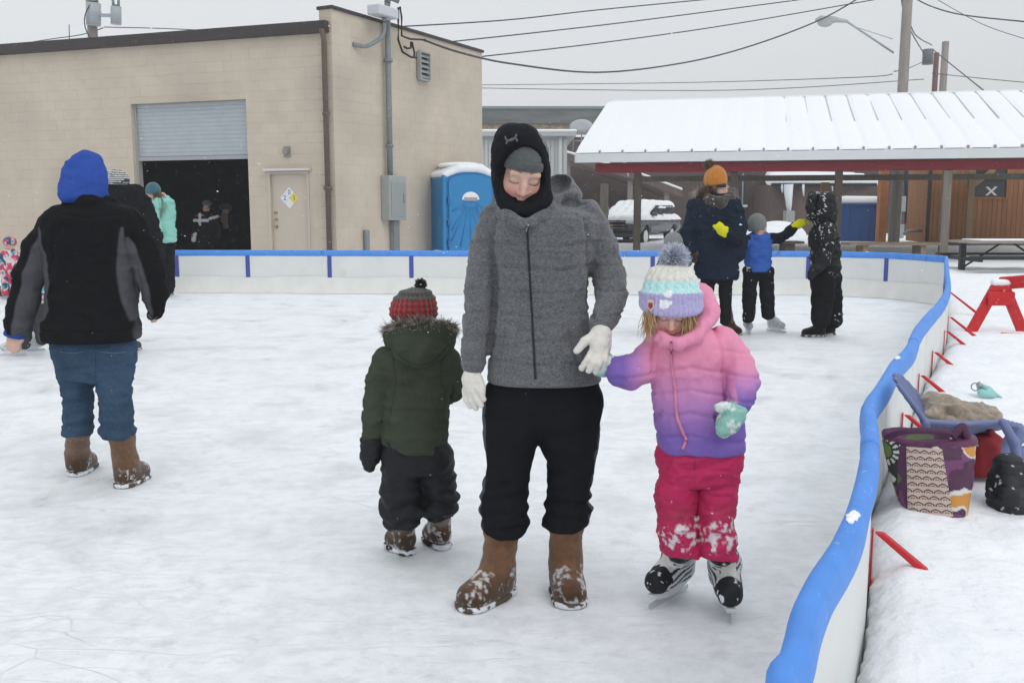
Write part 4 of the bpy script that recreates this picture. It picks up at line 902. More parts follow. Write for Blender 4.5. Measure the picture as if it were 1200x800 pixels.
# ---- patterned tote bag
def tote():
    Yt = 3.3; q = lambda px, py, d=0.: W(px, py, Yt + d)
    c = q(1085, 608); g = gz(c[0], c[1]); root = empty('tote_bag', (c[0], Yt, g), 'purple tote bag printed with black scallops and flowers slumped by the boards', 'tote bag')
    rows = [(508, 1035, 1140, .085, .02), (530, 1038, 1136, .095, .0), (560, 1046, 1132, .10, -.01), (590, 1056, 1128, .10, -.02), (618, 1061, 1124, .09, -.03)]
    s = Shape(); s.loft([(q((a + b_) / 2, y, dy), (b_ - a) / 2 * mpp(q(a, y)), d) for y, a, b_, d, dy in rows], 3.4, yaw=-.35, cap=.015)
    top = q(1087, 506, .02); s.ell(top + np.array([0, 0, .01]), (.125, .08, .075), rotm(-.35), k=.01, op='s')
    P0 = q(1070, 560); fx = np.array([math.cos(-.35), math.sin(-.35), 0])
    def colr(V, N):
        C = np.tile([.075, .022, .06], (len(V), 1)); u = (V - P0) @ fx; z = V[:, 2] - P0[2]
        nz_ = noise(V, 28, 3); n2 = noise(V, 17, 5)
        C[nz_ > .62] = [.16, .05, .14]; C[(n2 > .68)] = [.62, .62, .60]; C[(n2 > .74)] = [.55, .25, .05]; C[(n2 < .2)] = [.08, .12, .035]; C[n2 < .12] = [.03, .30, .32]
        left = u < -.055 + z * .02
        r = np.hypot(u + .105, z - .1); ring = left & (r < .06); C[left & ~ring & (nz_ > .5)] = [.5, .5, .46]; C[left & ~ring & (nz_ <= .5)] = [.02, .02, .02]
        C[ring] = [.02, .02, .02]; C[left & (r < .052) & (np.sin(np.arctan2(z - .1, u + .105) * 16) > 0)] = [.62, .63, .58]; C[left & (r < .034)] = [.02, .02, .02]; C[left & (r < .027)] = [.13, .19, .05]
        C[left & (z < -.02) & (n2 > .45)] = [.14, .17, .06]
        t = V[:, 2] > q(1085, 516)[2]; C[t] = [.10, .022, .075]
        return C
    body = part('bag_body', s, .0042, root, mat('tote_print', attr=True, rough=.5, bump=.15, bscale=30), colr, lambda V, N: .034 * (fbm(V, 10, 3) - .5))
    # printed scallop panel stitched to the front, laid on the cloth
    nu, nv = 64, 110; V, Q = o_bvh[body.name]
    grid = []
    for j in range(nv + 1):
        for i in range(nu + 1):
            tt = j / nv; grid.append((1062 + tt * 2 + (42 + tt * 12) * i / nu, 523 + 84 * tt + i / nu * 3))
    T_ = BVHTree.FromPolygons([tuple(v) for v in V], [tuple(int(i) for i in k_) for k_ in Q]); VV = []
    for gx_, gy_ in grid:
        r_ = Vector(ray(gx_, gy_)).normalized(); h = T_.ray_cast(Vector((0, 0, CAM_H)), r_); p_ = h[0] if h[0] is not None else T_.find_nearest(Vector(q(gx_, gy_, -.1)))[0]; VV.append(np.array(p_ - r_ * .004))
    if True:
        VV = np.array(VV); I = np.arange(len(VV)).reshape(nv + 1, nu + 1); F = np.stack([I[:-1, :-1], I[:-1, 1:], I[1:, 1:], I[1:, :-1]], -1).reshape(-1, 4)
        uu = np.tile(np.arange(nu + 1) / nu, nv + 1) * 4; vv = np.repeat(np.arange(nv + 1) / nv, nu + 1) * 11; C = np.tile([.55, .42, .36], (len(VV), 1))
        for k in range(len(VV)):
            done = False
            for row in (math.floor(vv[k]) + 1,):
                off = .5 * (row % 2); cx_ = math.floor(uu[k] + off) + .5 - off; d_ = math.hypot(uu[k] - cx_, (row - vv[k]) * .8)
                if d_ < .53 and not done: C[k] = [.02, .015, .012] if (.36 < d_ < .50 or .12 < d_ < .22) else [.55, .42, .36]; done = True
        me = np_mesh('scallop_panel', VV - wloc(root), F, C); link_mesh('scallop_panel', me, mat('panel_print', attr=True, rough=.55), root)
    m = mat('tote_strap', (.07, .02, .055), rough=.7)
    b = MB(); b.tube(spline([q(1040, 512, -.06), q(1062, 505, -.11), q(1100, 505, -.10), q(1136, 512, -.02)], 8), .011, 6); b.build('rim_binding', m, root)
    b = MB(); b.tube(spline([q(1116, 512, -.08), q(1128, 500, -.07), q(1134, 520, -.06), q(1130, 556, -.07)], 8), .007, 6, ry=.016); b.build('handle', m, root)
tote()
# ---- black snow boot standing by the chair
bk = W(1180, 604, 3.3); bag = empty('black_pack', (bk[0], 3.3, gz(bk[0], 3.3)), 'black padded bag dusted with snow beside the patterned tote', 'bag')
q4 = lambda px, py, d=0.: W(px, py, 3.3 + d)
s = Shape(); s.loft([(q4(1184, 532, .02), .03, .04), (q4(1183, 541, .02), .050, .055), (q4(1182, 562, .01), .060, .065), (q4(1181, 585, .0), .064, .07), (q4(1180, 616, .0), .060, .065)], 2.6)
s.ell(q4(1184, 582, -.06), (.038, .025, .05), k=.02); s.cone(q4(1158, 580, .0), q4(1160, 555, .03), .012, .01)
part('pack', s, .007, bag, mat('black_nylon', attr=True, rough=.55, bump=.2, bscale=60), lambda V, N: np.where((.6 * fbm(V, 110, 2) + .4 * fbm(V, 25, 3) > .66)[:, None], [.6, .62, .65], [.012, .013, .016]), lambda V, N: .008 * (fbm(V, 20, 4) - .5) - .004 * (np.abs(((V[:, 2] * 28) % 1) - .5) < .07))
# ---- small toy mask half buried farther out
gm = G(1152, 462, .24)
for _ in range(5): gm = G(1155, 463, gz(gm[0], gm[1]) + .015)
mk = empty('plastic_toy', gm, 'small pale teal plastic piece with a ring lying alone on the snow', 'toy'); hgt = gz(gm[0], gm[1])
q6 = lambda px, py, d=0.: W(px, py, gm[1] + d)
s = Shape(); s.chain([(q6(1149, 453, .03), .022), (q6(1158, 457, .0), .018), (q6(1174, 466, -.03), .006)], .02).cone(q6(1150, 460, -.03), q6(1164, 464, -.03), .022, .01, .02); part('shell', s, .006, mk, mat('teal_plastic', (.27, .55, .52), rough=.25, spec=.6))
b = MB(); b.tube([q6(1143 + 5 * math.cos(t), 453 + 4.5 * math.sin(t)) for t in np.linspace(0, 6.28, 14)], .004, 6); b.tube([q6(1146, 449), q6(1150, 453)], .014, 8); b.build('ring', steel_m, mk)
# ================================================================== PEOPLE
cloth = mat('cloth', attr=True, rough=.9, noise=.10, nscale=90, bump=.25, bscale=300, spec=.12, bdist=.002)
heather = mat('heather_cloth', attr=True, rough=.9, noise=.5, nscale=120, bump=.3, bscale=260, sheen=.2, spec=.2, bdist=.002, stretch=(1, 1, 1.6))
nylon = mat('nylon_shell', attr=True, rough=.6, noise=.05, nscale=60, bump=.12, bscale=120, spec=.25, bdist=.002)
knit = mat('knit', attr=True, rough=.95, noise=.2, nscale=140, bump=.5, bscale=220, sheen=.3, spec=.1, bdist=.003)
suede = mat('suede', attr=True, rough=.95, noise=.22, nscale=45, bump=.35, bscale=160, sheen=.2, spec=.15, bdist=.002)
denim = mat('denim', attr=True, rough=.9, noise=.16, nscale=120, bump=.25, bscale=400, spec=.15, bdist=.001, stretch=(1, 1, .4))
skin = mat('skin', attr=True, rough=.5, noise=.04, nscale=60, sss=.12, spec=.35, bump=.08, bscale=240, bdist=.001)
furm = mat('fur', attr=True, rough=.9, spec=.1); hairm = mat('hair', attr=True, rough=.55, spec=.3)
zipm = mat('zip_black', (.015, .015, .017), rough=.45); steel_b = mat('blade_steel', (.62, .64, .66), rough=.28, metal=.6); rubber = mat('sole_rubber', attr=True, rough=.85, noise=.2, nscale=40)
A = np.array
def flat(c): return lambda V, N: np.tile(A(c, float), (len(V), 1))
def snowy(c, lo, thr=.55, s=30, seed=1, span=.12):
    """cloth colour with caked snow patches where height < lo (real snow stuck on the thing)"""
    def f(V, N):
        C = c(V, N) if callable(c) else np.tile(A(c, float), (len(V), 1)); w = np.clip((lo - V[:, 2]) / span, 0, 1)
        k = fbm(V, s, seed) > thr + (1 - w) * .5; C[k] = A([.78, .80, .83]); return C
    return f
def folds(a=.008, s=9, seed=1, st=(1, 1, 2.0)):
    def f(V, N): n = fbm(V * A(st), s, seed, 3); return a * (.55 - 2.2 * np.abs(2 * n - 1))
    return f
def calm(f, z0, w=.05): return lambda V, N: f(V, N) * np.clip((V[:, 2] - z0) / w, 0, 1)
def add(*fs): return lambda V, N: sum(f(V, N) for f in fs)

class Person:
    def __init__(s, Y, px, py, label, group=None, vox=.006):
        g = G(px, py); s.Y = Y; s.v = vox
        s.root = empty('person', (W(px, py, Y)[0], Y, 0), label, 'person', group)
    def q(s, px, py, d=0.): return W(px, py, s.Y + d)
    def rp(s, p, r): return r * mpp(p)
    def ch(s, pts):  # (px,py,dY,rpx)
        o = []
        for px, py, d, r in pts: p = s.q(px, py, d); o.append((p, r * mpp(p)))
        return o
    def rows(s, R, dep=.65, d=0.):  # (py, xl, xr[, dY]); dep = depth to width ratio, one number or one per row
        o = []
        for i, r in enumerate(R):
            py, a, b = r[:3]; dy = r[3] if len(r) > 3 else d; k = dep[i] if hasattr(dep, '__len__') else dep
            p = s.q((a + b) / 2, py, dy); rx = (b - a) / 2 * mpp(p); o.append((p, rx, max(rx * k, .012)))
        return o
    def part(s, name, sh, m, c, disp=None, vox=None, parent=None, smooth=2): return part(name, sh, vox or s.v, parent or s.root, m, c, disp, smooth)

SKIN = A([.62, .40, .32])
def crease(P, lines, amp=.006, w=.007, front=-1, d=-.1):
    """pressed-in seam lines: each a photo polyline on the front (front=-1) or back of a garment"""
    L = [[P.q(x, y, d) for x, y in l] for l in lines]
    def f(V, N):
        r = np.full(len(V), 9.)
        for l in L:
            for a, b in zip(l[:-1], l[1:]):
                a2, b2 = A([a[0], a[2]]), A([b[0], b[2]]); ab = b2 - a2; p = V[:, [0, 2]] - a2; t = np.clip(p @ ab / max(ab @ ab, 1e-9), 0, 1); r = np.minimum(r, np.linalg.norm(p - t[:, None] * ab, axis=1))
        return -amp * np.exp(-(r / w) ** 2) * (N[:, 1] < .1)
    return f
def head_mesh(c, yaw, pitch, roll, sc, cran=.90, vox=.0028, tone=SKIN, closed=True, lips=(.45, .14, .13), brow=(.16, .10, .07), smile=0.):
    s = Shape()
    s.ell((0, .012, .045 * cran), (.076 * cran, .094 * cran, .085 * cran)); s.ell((0, -.028, -.03), (.066, .064, .086), k=.03); s.ell((0, -.066, -.103), (.025, .022, .017), k=.03)
    for x in (-1, 1):
        s.ell((x * .041, -.058, -.038), (.026, .022, .026), k=.03); s.ell((x * .077, .015, -.01), (.009, .02, .03), k=.008)
        s.ell((x * .046, -.03, -.085), (.024, .035, .02), k=.03)
    s.cone((-.038, -.080, .024), (.038, -.080, .024), .011, .011, .02)
    for x in (-1, 1): s.ell((x * .031, -.100, .004), (.019, .014, .012), k=.012, op='s')
    for x in (-1, 1): s.ell((x * .031, -.0745, .001), (.0155, .0125, .0125), k=.005)
    s.chain([((0, -.084, .016), .008), ((0, -.098, -.010), .0088), ((0, -.106, -.030), .0115)], .010)
    for x in (-1, 1): s.ell((x * .0115, -.096, -.034), (.0085, .010, .0075), k=.006)
    s.cone((0, -.093, -.046), (0, -.094, -.052), .006, .006, .01)
    s.ell((0, -.0925, -.0585), (.020, .009, .0055), k=.006); s.ell((0, -.0905, -.0705), (.017, .010, .0065), k=.006)
    s.cone((-.024, -.0965, -.0642 + smile), (0, -.1035, -.0645), .0022, .0022, .003, 's'); s.cone((0, -.1035, -.0645), (.024, -.0965, -.0642 + smile), .0022, .0022, .003, 's')
    s.cone((0, .025, -.06), (0, .05, -.19), .054, .058, .03)
    V, Q, N = s.mesh(vox, 1); x, y, z = V[:, 0], V[:, 1], V[:, 2]; ax = np.abs(x); C = np.tile(tone, (len(V), 1)).astype(float); fr = y < -.03
    def blend(w, c):
        nonlocal C
        w = np.clip(w, 0, 1)[:, None]; C = C * (1 - w) + A(c) * w
    blend(.6 * np.exp(-(((ax - .040) / .02) ** 2 + ((z + .034) / .02) ** 2)) * fr, [.72, .25, .22]); blend(.4 * np.exp(-((x / .014) ** 2 + ((z + .030) / .014) ** 2)) * (y < -.09), [.70, .24, .20])
    lip = np.exp(-(x / .022) ** 4 - ((z + .0645) / .0105) ** 4) * (y < -.075); blend(lip * .85, lips)
    blend(np.exp(-(x / .022) ** 6 - ((z + .0645 - smile * (ax / .024) ** 2) / .0016) ** 2) * (y < -.075) * .8, A(lips) * .35)
    zb = .031 + .006 * np.sin((ax - .012) * 60); blend(np.exp(-((z - zb) / .0038) ** 4) * ((ax > .013) & (ax < .052)) * fr * .75, brow)
    if closed: zl = -.0045 - .004 * (1 - ((ax - .031) / .015) ** 2)
    else: zl = .004 - .0 * ax
    blend(np.exp(-((z - zl) / .0021) ** 2) * (np.abs(ax - .031) < .0155) * (y < -.06) * .9, [.03, .02, .02])
    if not closed: blend(np.exp(-(((ax - .031) / .0055) ** 4 + ((z - .001) / .0055) ** 4)) * (y < -.06), [.03, .025, .02])
    R = rotm(yaw, pitch, roll); return c + (V * sc) @ R.T, Q, C
def body(P, head, torso, arms, legs, hands=()):
    """head = (c,yaw,pitch,roll,scale,kw); torso rows; limb chains: a slim body under the clothes, one mesh with the head"""
    s = Shape(); s.loft(torso, 2.2)
    for L in list(arms) + list(legs): s.chain(L, .02)
    for h in hands: s.chain(h, .004)
    c, yaw, pitch, roll, sc, kw = head
    top = max(torso, key=lambda r: r[0][2])[0]; s.cone(c + rotm(yaw, pitch, roll) @ A([0, .045 * sc, -.15 * sc]), top, .045 * sc, .05 * sc, .03)
    V1, Q1, N1 = s.mesh(max(P.v * 1.2, .008), 1); V2, Q2, C2 = head_mesh(c, yaw, pitch, roll, sc, **kw)
    C1 = np.tile(kw.get('tone', SKIN), (len(V1), 1)); V = np.concatenate([V1, V2]); Q = np.concatenate([Q1, Q2 + len(V1)]); C = np.concatenate([C1, C2])
    o = link_mesh('body', np_mesh('body', V - wloc(P.root), Q, C), skin, P.root); o_bvh[o.name] = (V, Q); return o
def slim(chain, k=.62): return [(p, r * k) for p, r in chain]
def slimrows(rows, k=.72): return [(c, a * k, b * k) for c, a, b in rows]
def boot(P, heel, ang, L, shaft_top, r_top, col, m=suede, solecol=(.10, .07, .05), thr=.58, seed=1, wid=1., snowh=.11, vox=None, r_ank=.047, slouch=True, toe=.04):
    """soft boot: heel on the ice, pointing along ang (0 = away from the viewer, pi = toward)"""
    h = A([heel[0], heel[1], 0.]); u = A([math.sin(ang), math.cos(ang), 0]); z = A([0, 0, 1.]); s = Shape(); w = wid
    s.cone(h + u * .055 + z * .05, h + u * (L - .055) + z * .042, .046 * w, .043 * w, .02)
    for o in (-1, 1):
        sd = A([u[1], -u[0], 0]) * o * .014 * w; s.cone(h + u * .10 + sd + z * .045, h + u * (L - .06) + sd + z * toe, .040 * w, .038 * w, .02)
    ank = h + u * .07 + z * .11; s.cone(ank, h + u * (L * .62) + z * .055, r_ank, .038 * w, .03); s.cone(h + u * .06 + z * .06, ank, .048 * w, r_ank, .02)
    s.cone(ank, shaft_top, r_ank, r_top, .02); s.cut(h + z * .016, -z, .006); s.cut(shaft_top + z * .005, z, .01)
    def d(V, N):
        t = (V[:, 2] - .09) / .2; return (.006 * np.sin(V[:, 2] * 75 + 4 * noise(V, 9, seed)) * np.clip(t, 0, 1) * (fbm(V, 7, seed) > .4) if slouch else 0) + .005 * (fbm(V, 20, seed) - .5)
    def c(V, N):
        C = np.outer(.75 + .5 * fbm(V, 14, seed + 3), A(col)); wet = np.clip((.12 - V[:, 2]) / .07, 0, 1)[:, None]; C = C * (1 - .6 * wet)  # soaked leather near the sole
        k = np.clip((.55 * fbm(V, 85, seed + 5, 4) + .45 * fbm(V, 22, seed + 8) - thr - .015 + .05 * np.clip(N[:, 2], -.5, 1) + .05 * (V[:, 2] < .035) - .5 * np.clip((V[:, 2] - snowh) / .05, 0, 1)) / .10, 0, .8)[:, None]; return C * (1 - k) + A([.62, .63, .65]) * k
    b = P.part('boot', s, m, c, d, vox)
    s = Shape(); s.cone(h + u * .048 + z * .02, h + u * (L - .052) + z * .02, .050 * w, .047 * w, .02)
    for o in (-1, 1): sd = A([u[1], -u[0], 0]) * o * .014 * w; s.cone(h + u * .10 + sd + z * .02, h + u * (L - .055) + sd + z * .02, .043 * w, .041 * w, .02)
    s.cut(h + z * .022, z, .004); s.cut(h + z * .001, -z, .003)
    P.part('sole', s, rubber, lambda V, N: np.where((fbm(V, 38, seed) > .50)[:, None], [.72, .74, .77], A(solecol)), None, vox, b)
    return b
def skate(P, heel, ang, L, top, r_top, shell, trim, seed=1, vox=None, g=1.):
    h = A([heel[0], heel[1], 0.]); u = A([math.sin(ang), math.cos(ang), 0]); z = A([0, 0, 1.]); s = Shape(); B = .05
    s.cone(h + u * .045 + z * (B + .042 * g), h + u * (L - .045) + z * (B + .035 * g), .038 * g, .036 * g, .02); ank = h + u * .055 + z * (B + .10)
    s.cone(ank, h + u * (L * .6) + z * (B + .05), .042 * g, .036 * g, .025); s.cone(h + u * .045 + z * (B + .05), ank, .041 * g, .043 * g, .02); s.cone(ank, top, .044 * g, r_top, .02); s.cut(h + z * (B + .004), -z, .005)
    def c(V, N):
        q = (V - h) @ u; zz = V[:, 2]; C = np.tile(A(shell), (len(V), 1)).astype(float)
        side = np.abs((V - h) @ A([u[1], -u[0], 0]))
        toe = q > L * .70; C[toe] = A(trim[0]); st = (side > .016) & (np.sin(zz * 260 + q * 90) > .25) & (q > .05) & ~toe; C[st] = A(trim[1]); tg = (q > .06) & (side < .026) & ~toe & (zz < B + .175); C[tg] = A(trim[2])
        C[(zz > B + .175)] = A(trim[3]); C[fbm(V, 50, seed) > .66] = [.74, .76, .79]; return C
    b = P.part('skate', s, nylon, c, lambda V, N: .004 * (fbm(V, 40, seed) - .5), vox)
    F = Frame(h, u, A([u[1], -u[0], 0])); mb = MB(F); mb.prism([(.0, B + .006), (L, B + .006), (L - .015, B - .012), (L * .72, B - .022), (L * .62, .022), (.35 * L, .022), (.28 * L, B - .022), (.02, B - .012)], -.015, .015); mb.build('blade_holder', mat('holder_white', (.72, .73, .73), rough=.4), b, bevel=.003)
    mb = MB(F); mb.prism([(-.012, .012), (.0, .003), (L - .01, .003), (L + .012, .014), (L + .008, .026), (-.008, .026)], -.002, .002); mb.build('blade', steel_b, b)
    lc = mat('skate_lace', (.74, .73, .68), rough=.8); mb = MB(F)
    for i in range(4): t = .28 + .1 * i; mb.tube([(L * (t + .16), -.022, B + .115 - .018 * i), (L * (t + .2), 0, B + .122 - .016 * i), (L * (t + .16), .022, B + .115 - .018 * i)], .0035, 5)
    mb.tube([(L * .5, -.005, B + .11), (L * .58, -.025, B + .10), (L * .60, -.03, B + .08)], .0035, 5); mb.tube([(L * .5, .005, B + .11), (L * .60, .025, B + .095), (L * .62, .03, B + .075)], .0035, 5); mb.build('lace', lc, b)
    return b
def seam(o, pts, r, m, name, parent=None, lift=.001, ry=None):
    h = cast(o, pts, lift)
    if len(h) > 1: return MB().tube([p for p, n in h], r, 6, ry=ry).build(name, m, parent or o)
def pompom(P, c, r, cols, n, parent, seed=1, name='pompom', width=.0018):
    rg = np.random.default_rng(seed); d = rg.normal(0, 1, (n, 3)); d /= np.linalg.norm(d, axis=1, keepdims=True); cc = A(cols)[rg.integers(0, len(cols), n)] * rg.uniform(.75, 1.2, (n, 1))
    return strands(name, c + d * r * .55 * rg.uniform(.6, 1, (n, 1)), d, r * .46, width, np.clip(cc, 0, 1), parent, furm, jit=.18, seed=seed)

# ------------------------------------------------------------------ 1. woman in the grey quilted jacket
P = Person(3.28, 630, 697, 'woman in grey quilted jacket and black hood, looking down and holding a small hand')
HOODB = A([.012, .013, .016])
torso = P.rows([(240, 585, 672, .0), (246, 574, 692, .0), (256, 569, 703, .0), (275, 572, 700, 0), (300, 577, 695, 0), (325, 580, 691, 0), (355, 580, 690, .01), (390, 576, 694, .01), (425, 572, 701, .01), (446, 570, 705, .01)], [.62, .62, .63, .64, .64, .64, .66, .70, .74, .76])
slL = P.ch([(577, 254, .0, 16.5), (566, 290, 0, 17.5), (562, 335, .01, 18), (559, 380, .0, 17.5), (556, 410, -.03, 16), (555, 426, -.05, 14.5)])
slR = P.ch([(690, 250, .0, 17.5), (706, 288, .02, 18.5), (714, 325, .02, 20), (717, 346, -.02, 19.5), (711, 368, -.09, 17), (705, 380, -.13, 15.5)])
s = Shape(); s.loft(torso, 2.5, cap=.012); s.chain(slL, .012).chain(slR, .012)
s.chain(P.ch([(584, 236, -.03, 9), (596, 250, -.10, 8), (612, 262, -.135, 7)]), .012).chain(P.ch([(655, 224, -.01, 11), (643, 242, -.08, 9), (624, 259, -.13, 7.5)]), .012)
s.ell(P.q(640, 232, .07), (.12, .09, .06), rotm(0, 0, math.radians(-8)), k=.02); s.ell(P.q(661, 223, .04), (.066, .075, .052), rotm(0, 0, math.radians(38)), k=.02); s.ell(P.q(656, 213, -.02), (.032, .075, .044), rotm(0, 0, math.radians(30)), k=.010, op='s')
ZT = P.q(620, 240)[2]
def jd(V, N):
    z = V[:, 2] + .006 * np.sin(V[:, 0] * 14) + .008 * noise(V, 6, 4); ph = (z / .078) % 1; dseam = np.minimum(ph, 1 - ph) * .078
    low = np.clip((ZT - .03 - V[:, 2]) / .04, 0, 1); return low * (-.0048 * np.exp(-(dseam / .006) ** 2) + .0025) + .011 * (fbm(V * A([1, 1, 2.2]), 13, 2) - .5) + .006 * (.3 - np.abs(2 * noise(V * A([1, 1, 2.5]), 22, 7) - 1)) - .006 + .004 * (1 - 2 * np.abs(2 * noise(V * A([1.6, 1.6, .8]), 34, 17) - 1)) * np.exp(-(dseam / .02) ** 2)
jk = P.part('jacket', s, heather, lambda V, N: np.outer(.9 + .25 * fbm(V, 6, 9), A([.115, .118, .126])), add(calm(jd, P.q(628, 446)[2]), crease(P, [[(580, 256), (575, 280), (577, 305), (580, 335), (577, 380), (572, 420)], [(686, 256), (690, 280), (692, 305), (693, 330), (692, 370)], [(590, 390), (583, 430)], [(668, 390), (680, 432)]], .011, .008)), .0055)
seam(jk, [(617.5 + (y - 262) * .055, y) for y in range(264, 446, 4)], .0042, zipm, 'zipper', lift=.001)
seam(jk, [(617, 263), (617.2, 267), (617.5, 272)], .0022, steel_m, 'zip_pull', lift=.009)
for a, b_ in (): seam(jk, [(a[0] + (b_[0] - a[0]) * t, a[1] + (b_[1] - a[1]) * t) for t in np.linspace(0, 1, 14)], .003, zipm, 'pocket_seam')
# trousers
lgL = P.ch([(600, 470, 0, 31), (599, 510, 0, 29.5), (595, 535, 0, 26), (593, 560, -.01, 24), (591, 585, -.01, 23.5), (590, 600, -.01, 24.5), (590, 622, -.01, 25.5)]); lgR = P.ch([(668, 470, 0, 34), (667, 510, .02, 33), (668, 535, .02, 28), (667, 560, .02, 24.5), (666, 580, .03, 23), (664, 600, .03, 24.5), (664, 620, .03, 25.5)])
s = Shape(); s.loft(P.rows([(430, 580, 694), (448, 573, 702), (470, 568, 705), (490, 570, 702), (508, 582, 690)], [.60, .62, .6, .56, .45], .01), 2.4, cap=.04); s.cut(P.q(628, 619, 0), A([.05, 0, -1.]), .008); s.chain(lgL, .03).chain(lgR, .03)
ZA = P.q(600, 600)[2]
def pd(V, N):
    t = np.clip((ZA + .16 - V[:, 2]) / .16, 0, 1); return folds(.013, 7, 3, (1, 1, 1.2))(V, N) + t * .010 * (1 - 2 * np.abs(2 * noise(V * A([.6, .6, 2.0]) + .1 * np.abs(V[:, :1]), 13, 6) - 1)) + t * .004 * np.sin(V[:, 2] * 95 + 14 * noise(V, 5, 2)) - .003
cxL, cxR = P.q(591, 560)[0], P.q(666, 560)[0]
def pc_(V, N):
    C = np.tile([.0105, .011, .0135], (len(V), 1)); out = (np.abs(N[:, 0]) > .90) & (np.abs(N[:, 1]) < .42) & (V[:, 2] < P.q(600, 470)[2]) & ((V[:, 0] < cxL - .05) | (V[:, 0] > cxR + .045)); C[out] = [.075, .08, .10]; return C
tr = P.part('trousers', s, cloth, pc_, pd, .0055)
UGG = (.165, .085, .043)
hl = G(598, 690); boot(P, hl + A([.0, .0, 0]), math.radians(180 + 38), .27, P.q(591, 598, -.01), .066, UGG, seed=2, thr=.56, r_ank=.056, wid=1.12); hr = G(660, 683); boot(P, hr, math.radians(180 - 4), .25, P.q(663, 594, .03), .066, UGG, seed=6, thr=.57, r_ank=.056, wid=1.12)
# head, beanie, black hood
hc = P.q(612, 200, -.02); R = (math.radians(4), math.radians(26), math.radians(7))
HR = rotm(*R)
s = Shape(); s.loft(P.rows([(143, 596, 613, -.03), (148, 587, 623, -.035), (158, 580, 634, -.045), (175, 576, 641, -.05), (195, 575, 644, -.05), (215, 577, 646, -.05), (235, 582, 648, -.05), (252, 585, 651, -.03), (266, 590, 648, -.015), (276, 596, 644, .0)], [1.18, 1.18, 1.18, 1.18, 1.18, 1.15, 1.12, .95, .78, .6]), 2.1, cap=.03)
s.ell(P.q(612, 208, -.185), (.098, .132, .108), rotm(0, 0, math.radians(6)), k=.02, op='s')
hood = P.part('hood', s, cloth, flat(HOODB), folds(.006, 12, 5), .005)
s = Shape(); s.ell(hc + HR @ A([0, .010, .046]), (.083, .105, .092), HR); s.cut(hc + HR @ A([0, -.07, .034]), HR @ A([0, -.25, -1.]), .006)
bn_ = P.part('beanie', s, knit, flat([.095, .105, .108]), lambda V, N: .0012 * np.sin(V[:, 0] * 900) , .004)
s = Shape(); s.ell(hc + HR @ A([0, .008, .048]), (.0875, .109, .072), HR); s.cut(hc + HR @ A([0, -.07, .030]), HR @ A([0, -.25, -1.]), .004); s.cut(hc + HR @ A([0, -.09, .068]), HR @ A([0, .25, 1.]), .004)
P.part('folded_brim', s, knit, flat([.082, .090, .093]), lambda V, N: .001 * np.sin(V[:, 0] * 900), .004, bn_)
# emblem on the hood: two crossed arcs
em = mat('emblem_grey', (.10, .105, .115), rough=.6)
for P1 in ([(592, 160), (593.5, 164), (597, 165), (601.5, 163.5), (604.5, 160), (605, 157.5)], [(593, 169), (594.5, 166), (598, 163.5), (602, 162.3), (605.3, 163.2), (606.2, 166)]):
    seam(hood, [tuple(v[:2]) for v in spline([(*p, 0) for p in P1], 5)], .0034, em, 'emblem', lift=-.0008)
body(P, (hc, *R, 1.05, dict(lips=(.50, .13, .12), smile=.002)), slimrows(torso[2:]), [slim(slL), slim(slR)], [slim(lgL[:-1]), slim(lgR[:-1])])
# gloves
gm_ = mat('cream_glove', attr=True, rough=.9, noise=.06, nscale=120, bump=.3, bscale=260, spec=.15); GW = [.70, .67, .62]
s = Shape(); s.chain(P.ch([(705, 384, -.13, 8.5), (704, 393, -.16, 12.5), (702, 403, -.18, 11), (701, 411, -.19, 9)]), .008); s.ell(P.q(705, 404, -.165), (.032, .026, .042), k=.008)
s.chain(P.ch([(696, 393, -.17, 6), (685, 400, -.19, 5), (676, 411, -.195, 4)]), .005)
s.chain(P.ch([(695, 411, -.19, 4.8), (689, 421, -.205, 4.3), (682, 431, -.20, 3.9)]), .004); s.chain(P.ch([(699, 414, -.20, 4.6), (695, 425, -.22, 4.2), (690, 434, -.215, 3.8)]), .003)
s.chain(P.ch([(704, 414, -.20, 4.5), (701, 426, -.225, 4.1), (698, 435, -.21, 3.7)]), .003); s.chain(P.ch([(709, 410, -.19, 4.3), (709, 421, -.21, 3.8), (706, 431, -.2, 3.4)]), .003)
P.part('glove', s, gm_, flat(GW), folds(.002, 30, 3), .0032)
s = Shape(); s.chain(P.ch([(554, 432, -.05, 10), (552, 446, -.06, 10.5), (552, 455, -.07, 9)]), .01); s.chain(P.ch([(545, 456, -.06, 4), (546, 467, -.07, 3.8), (551, 476, -.08, 3.4)]), .004); s.chain(P.ch([(550, 459, -.075, 4), (553, 470, -.085, 3.8), (558, 478, -.09, 3.4)]), .003)
s.chain(P.ch([(555, 458, -.085, 3.9), (559, 468, -.095, 3.7), (564, 475, -.1, 3.3)]), .003); s.chain(P.ch([(559, 454, -.09, 3.7), (564, 462, -.1, 3.4), (567, 468, -.1, 3)]), .003); s.chain(P.ch([(560, 442, -.07, 5), (565, 452, -.09, 4.4), (565, 460, -.1, 3.9)]), .005)
P.part('glove', s, gm_, flat(GW), folds(.002, 30, 4), .0038)

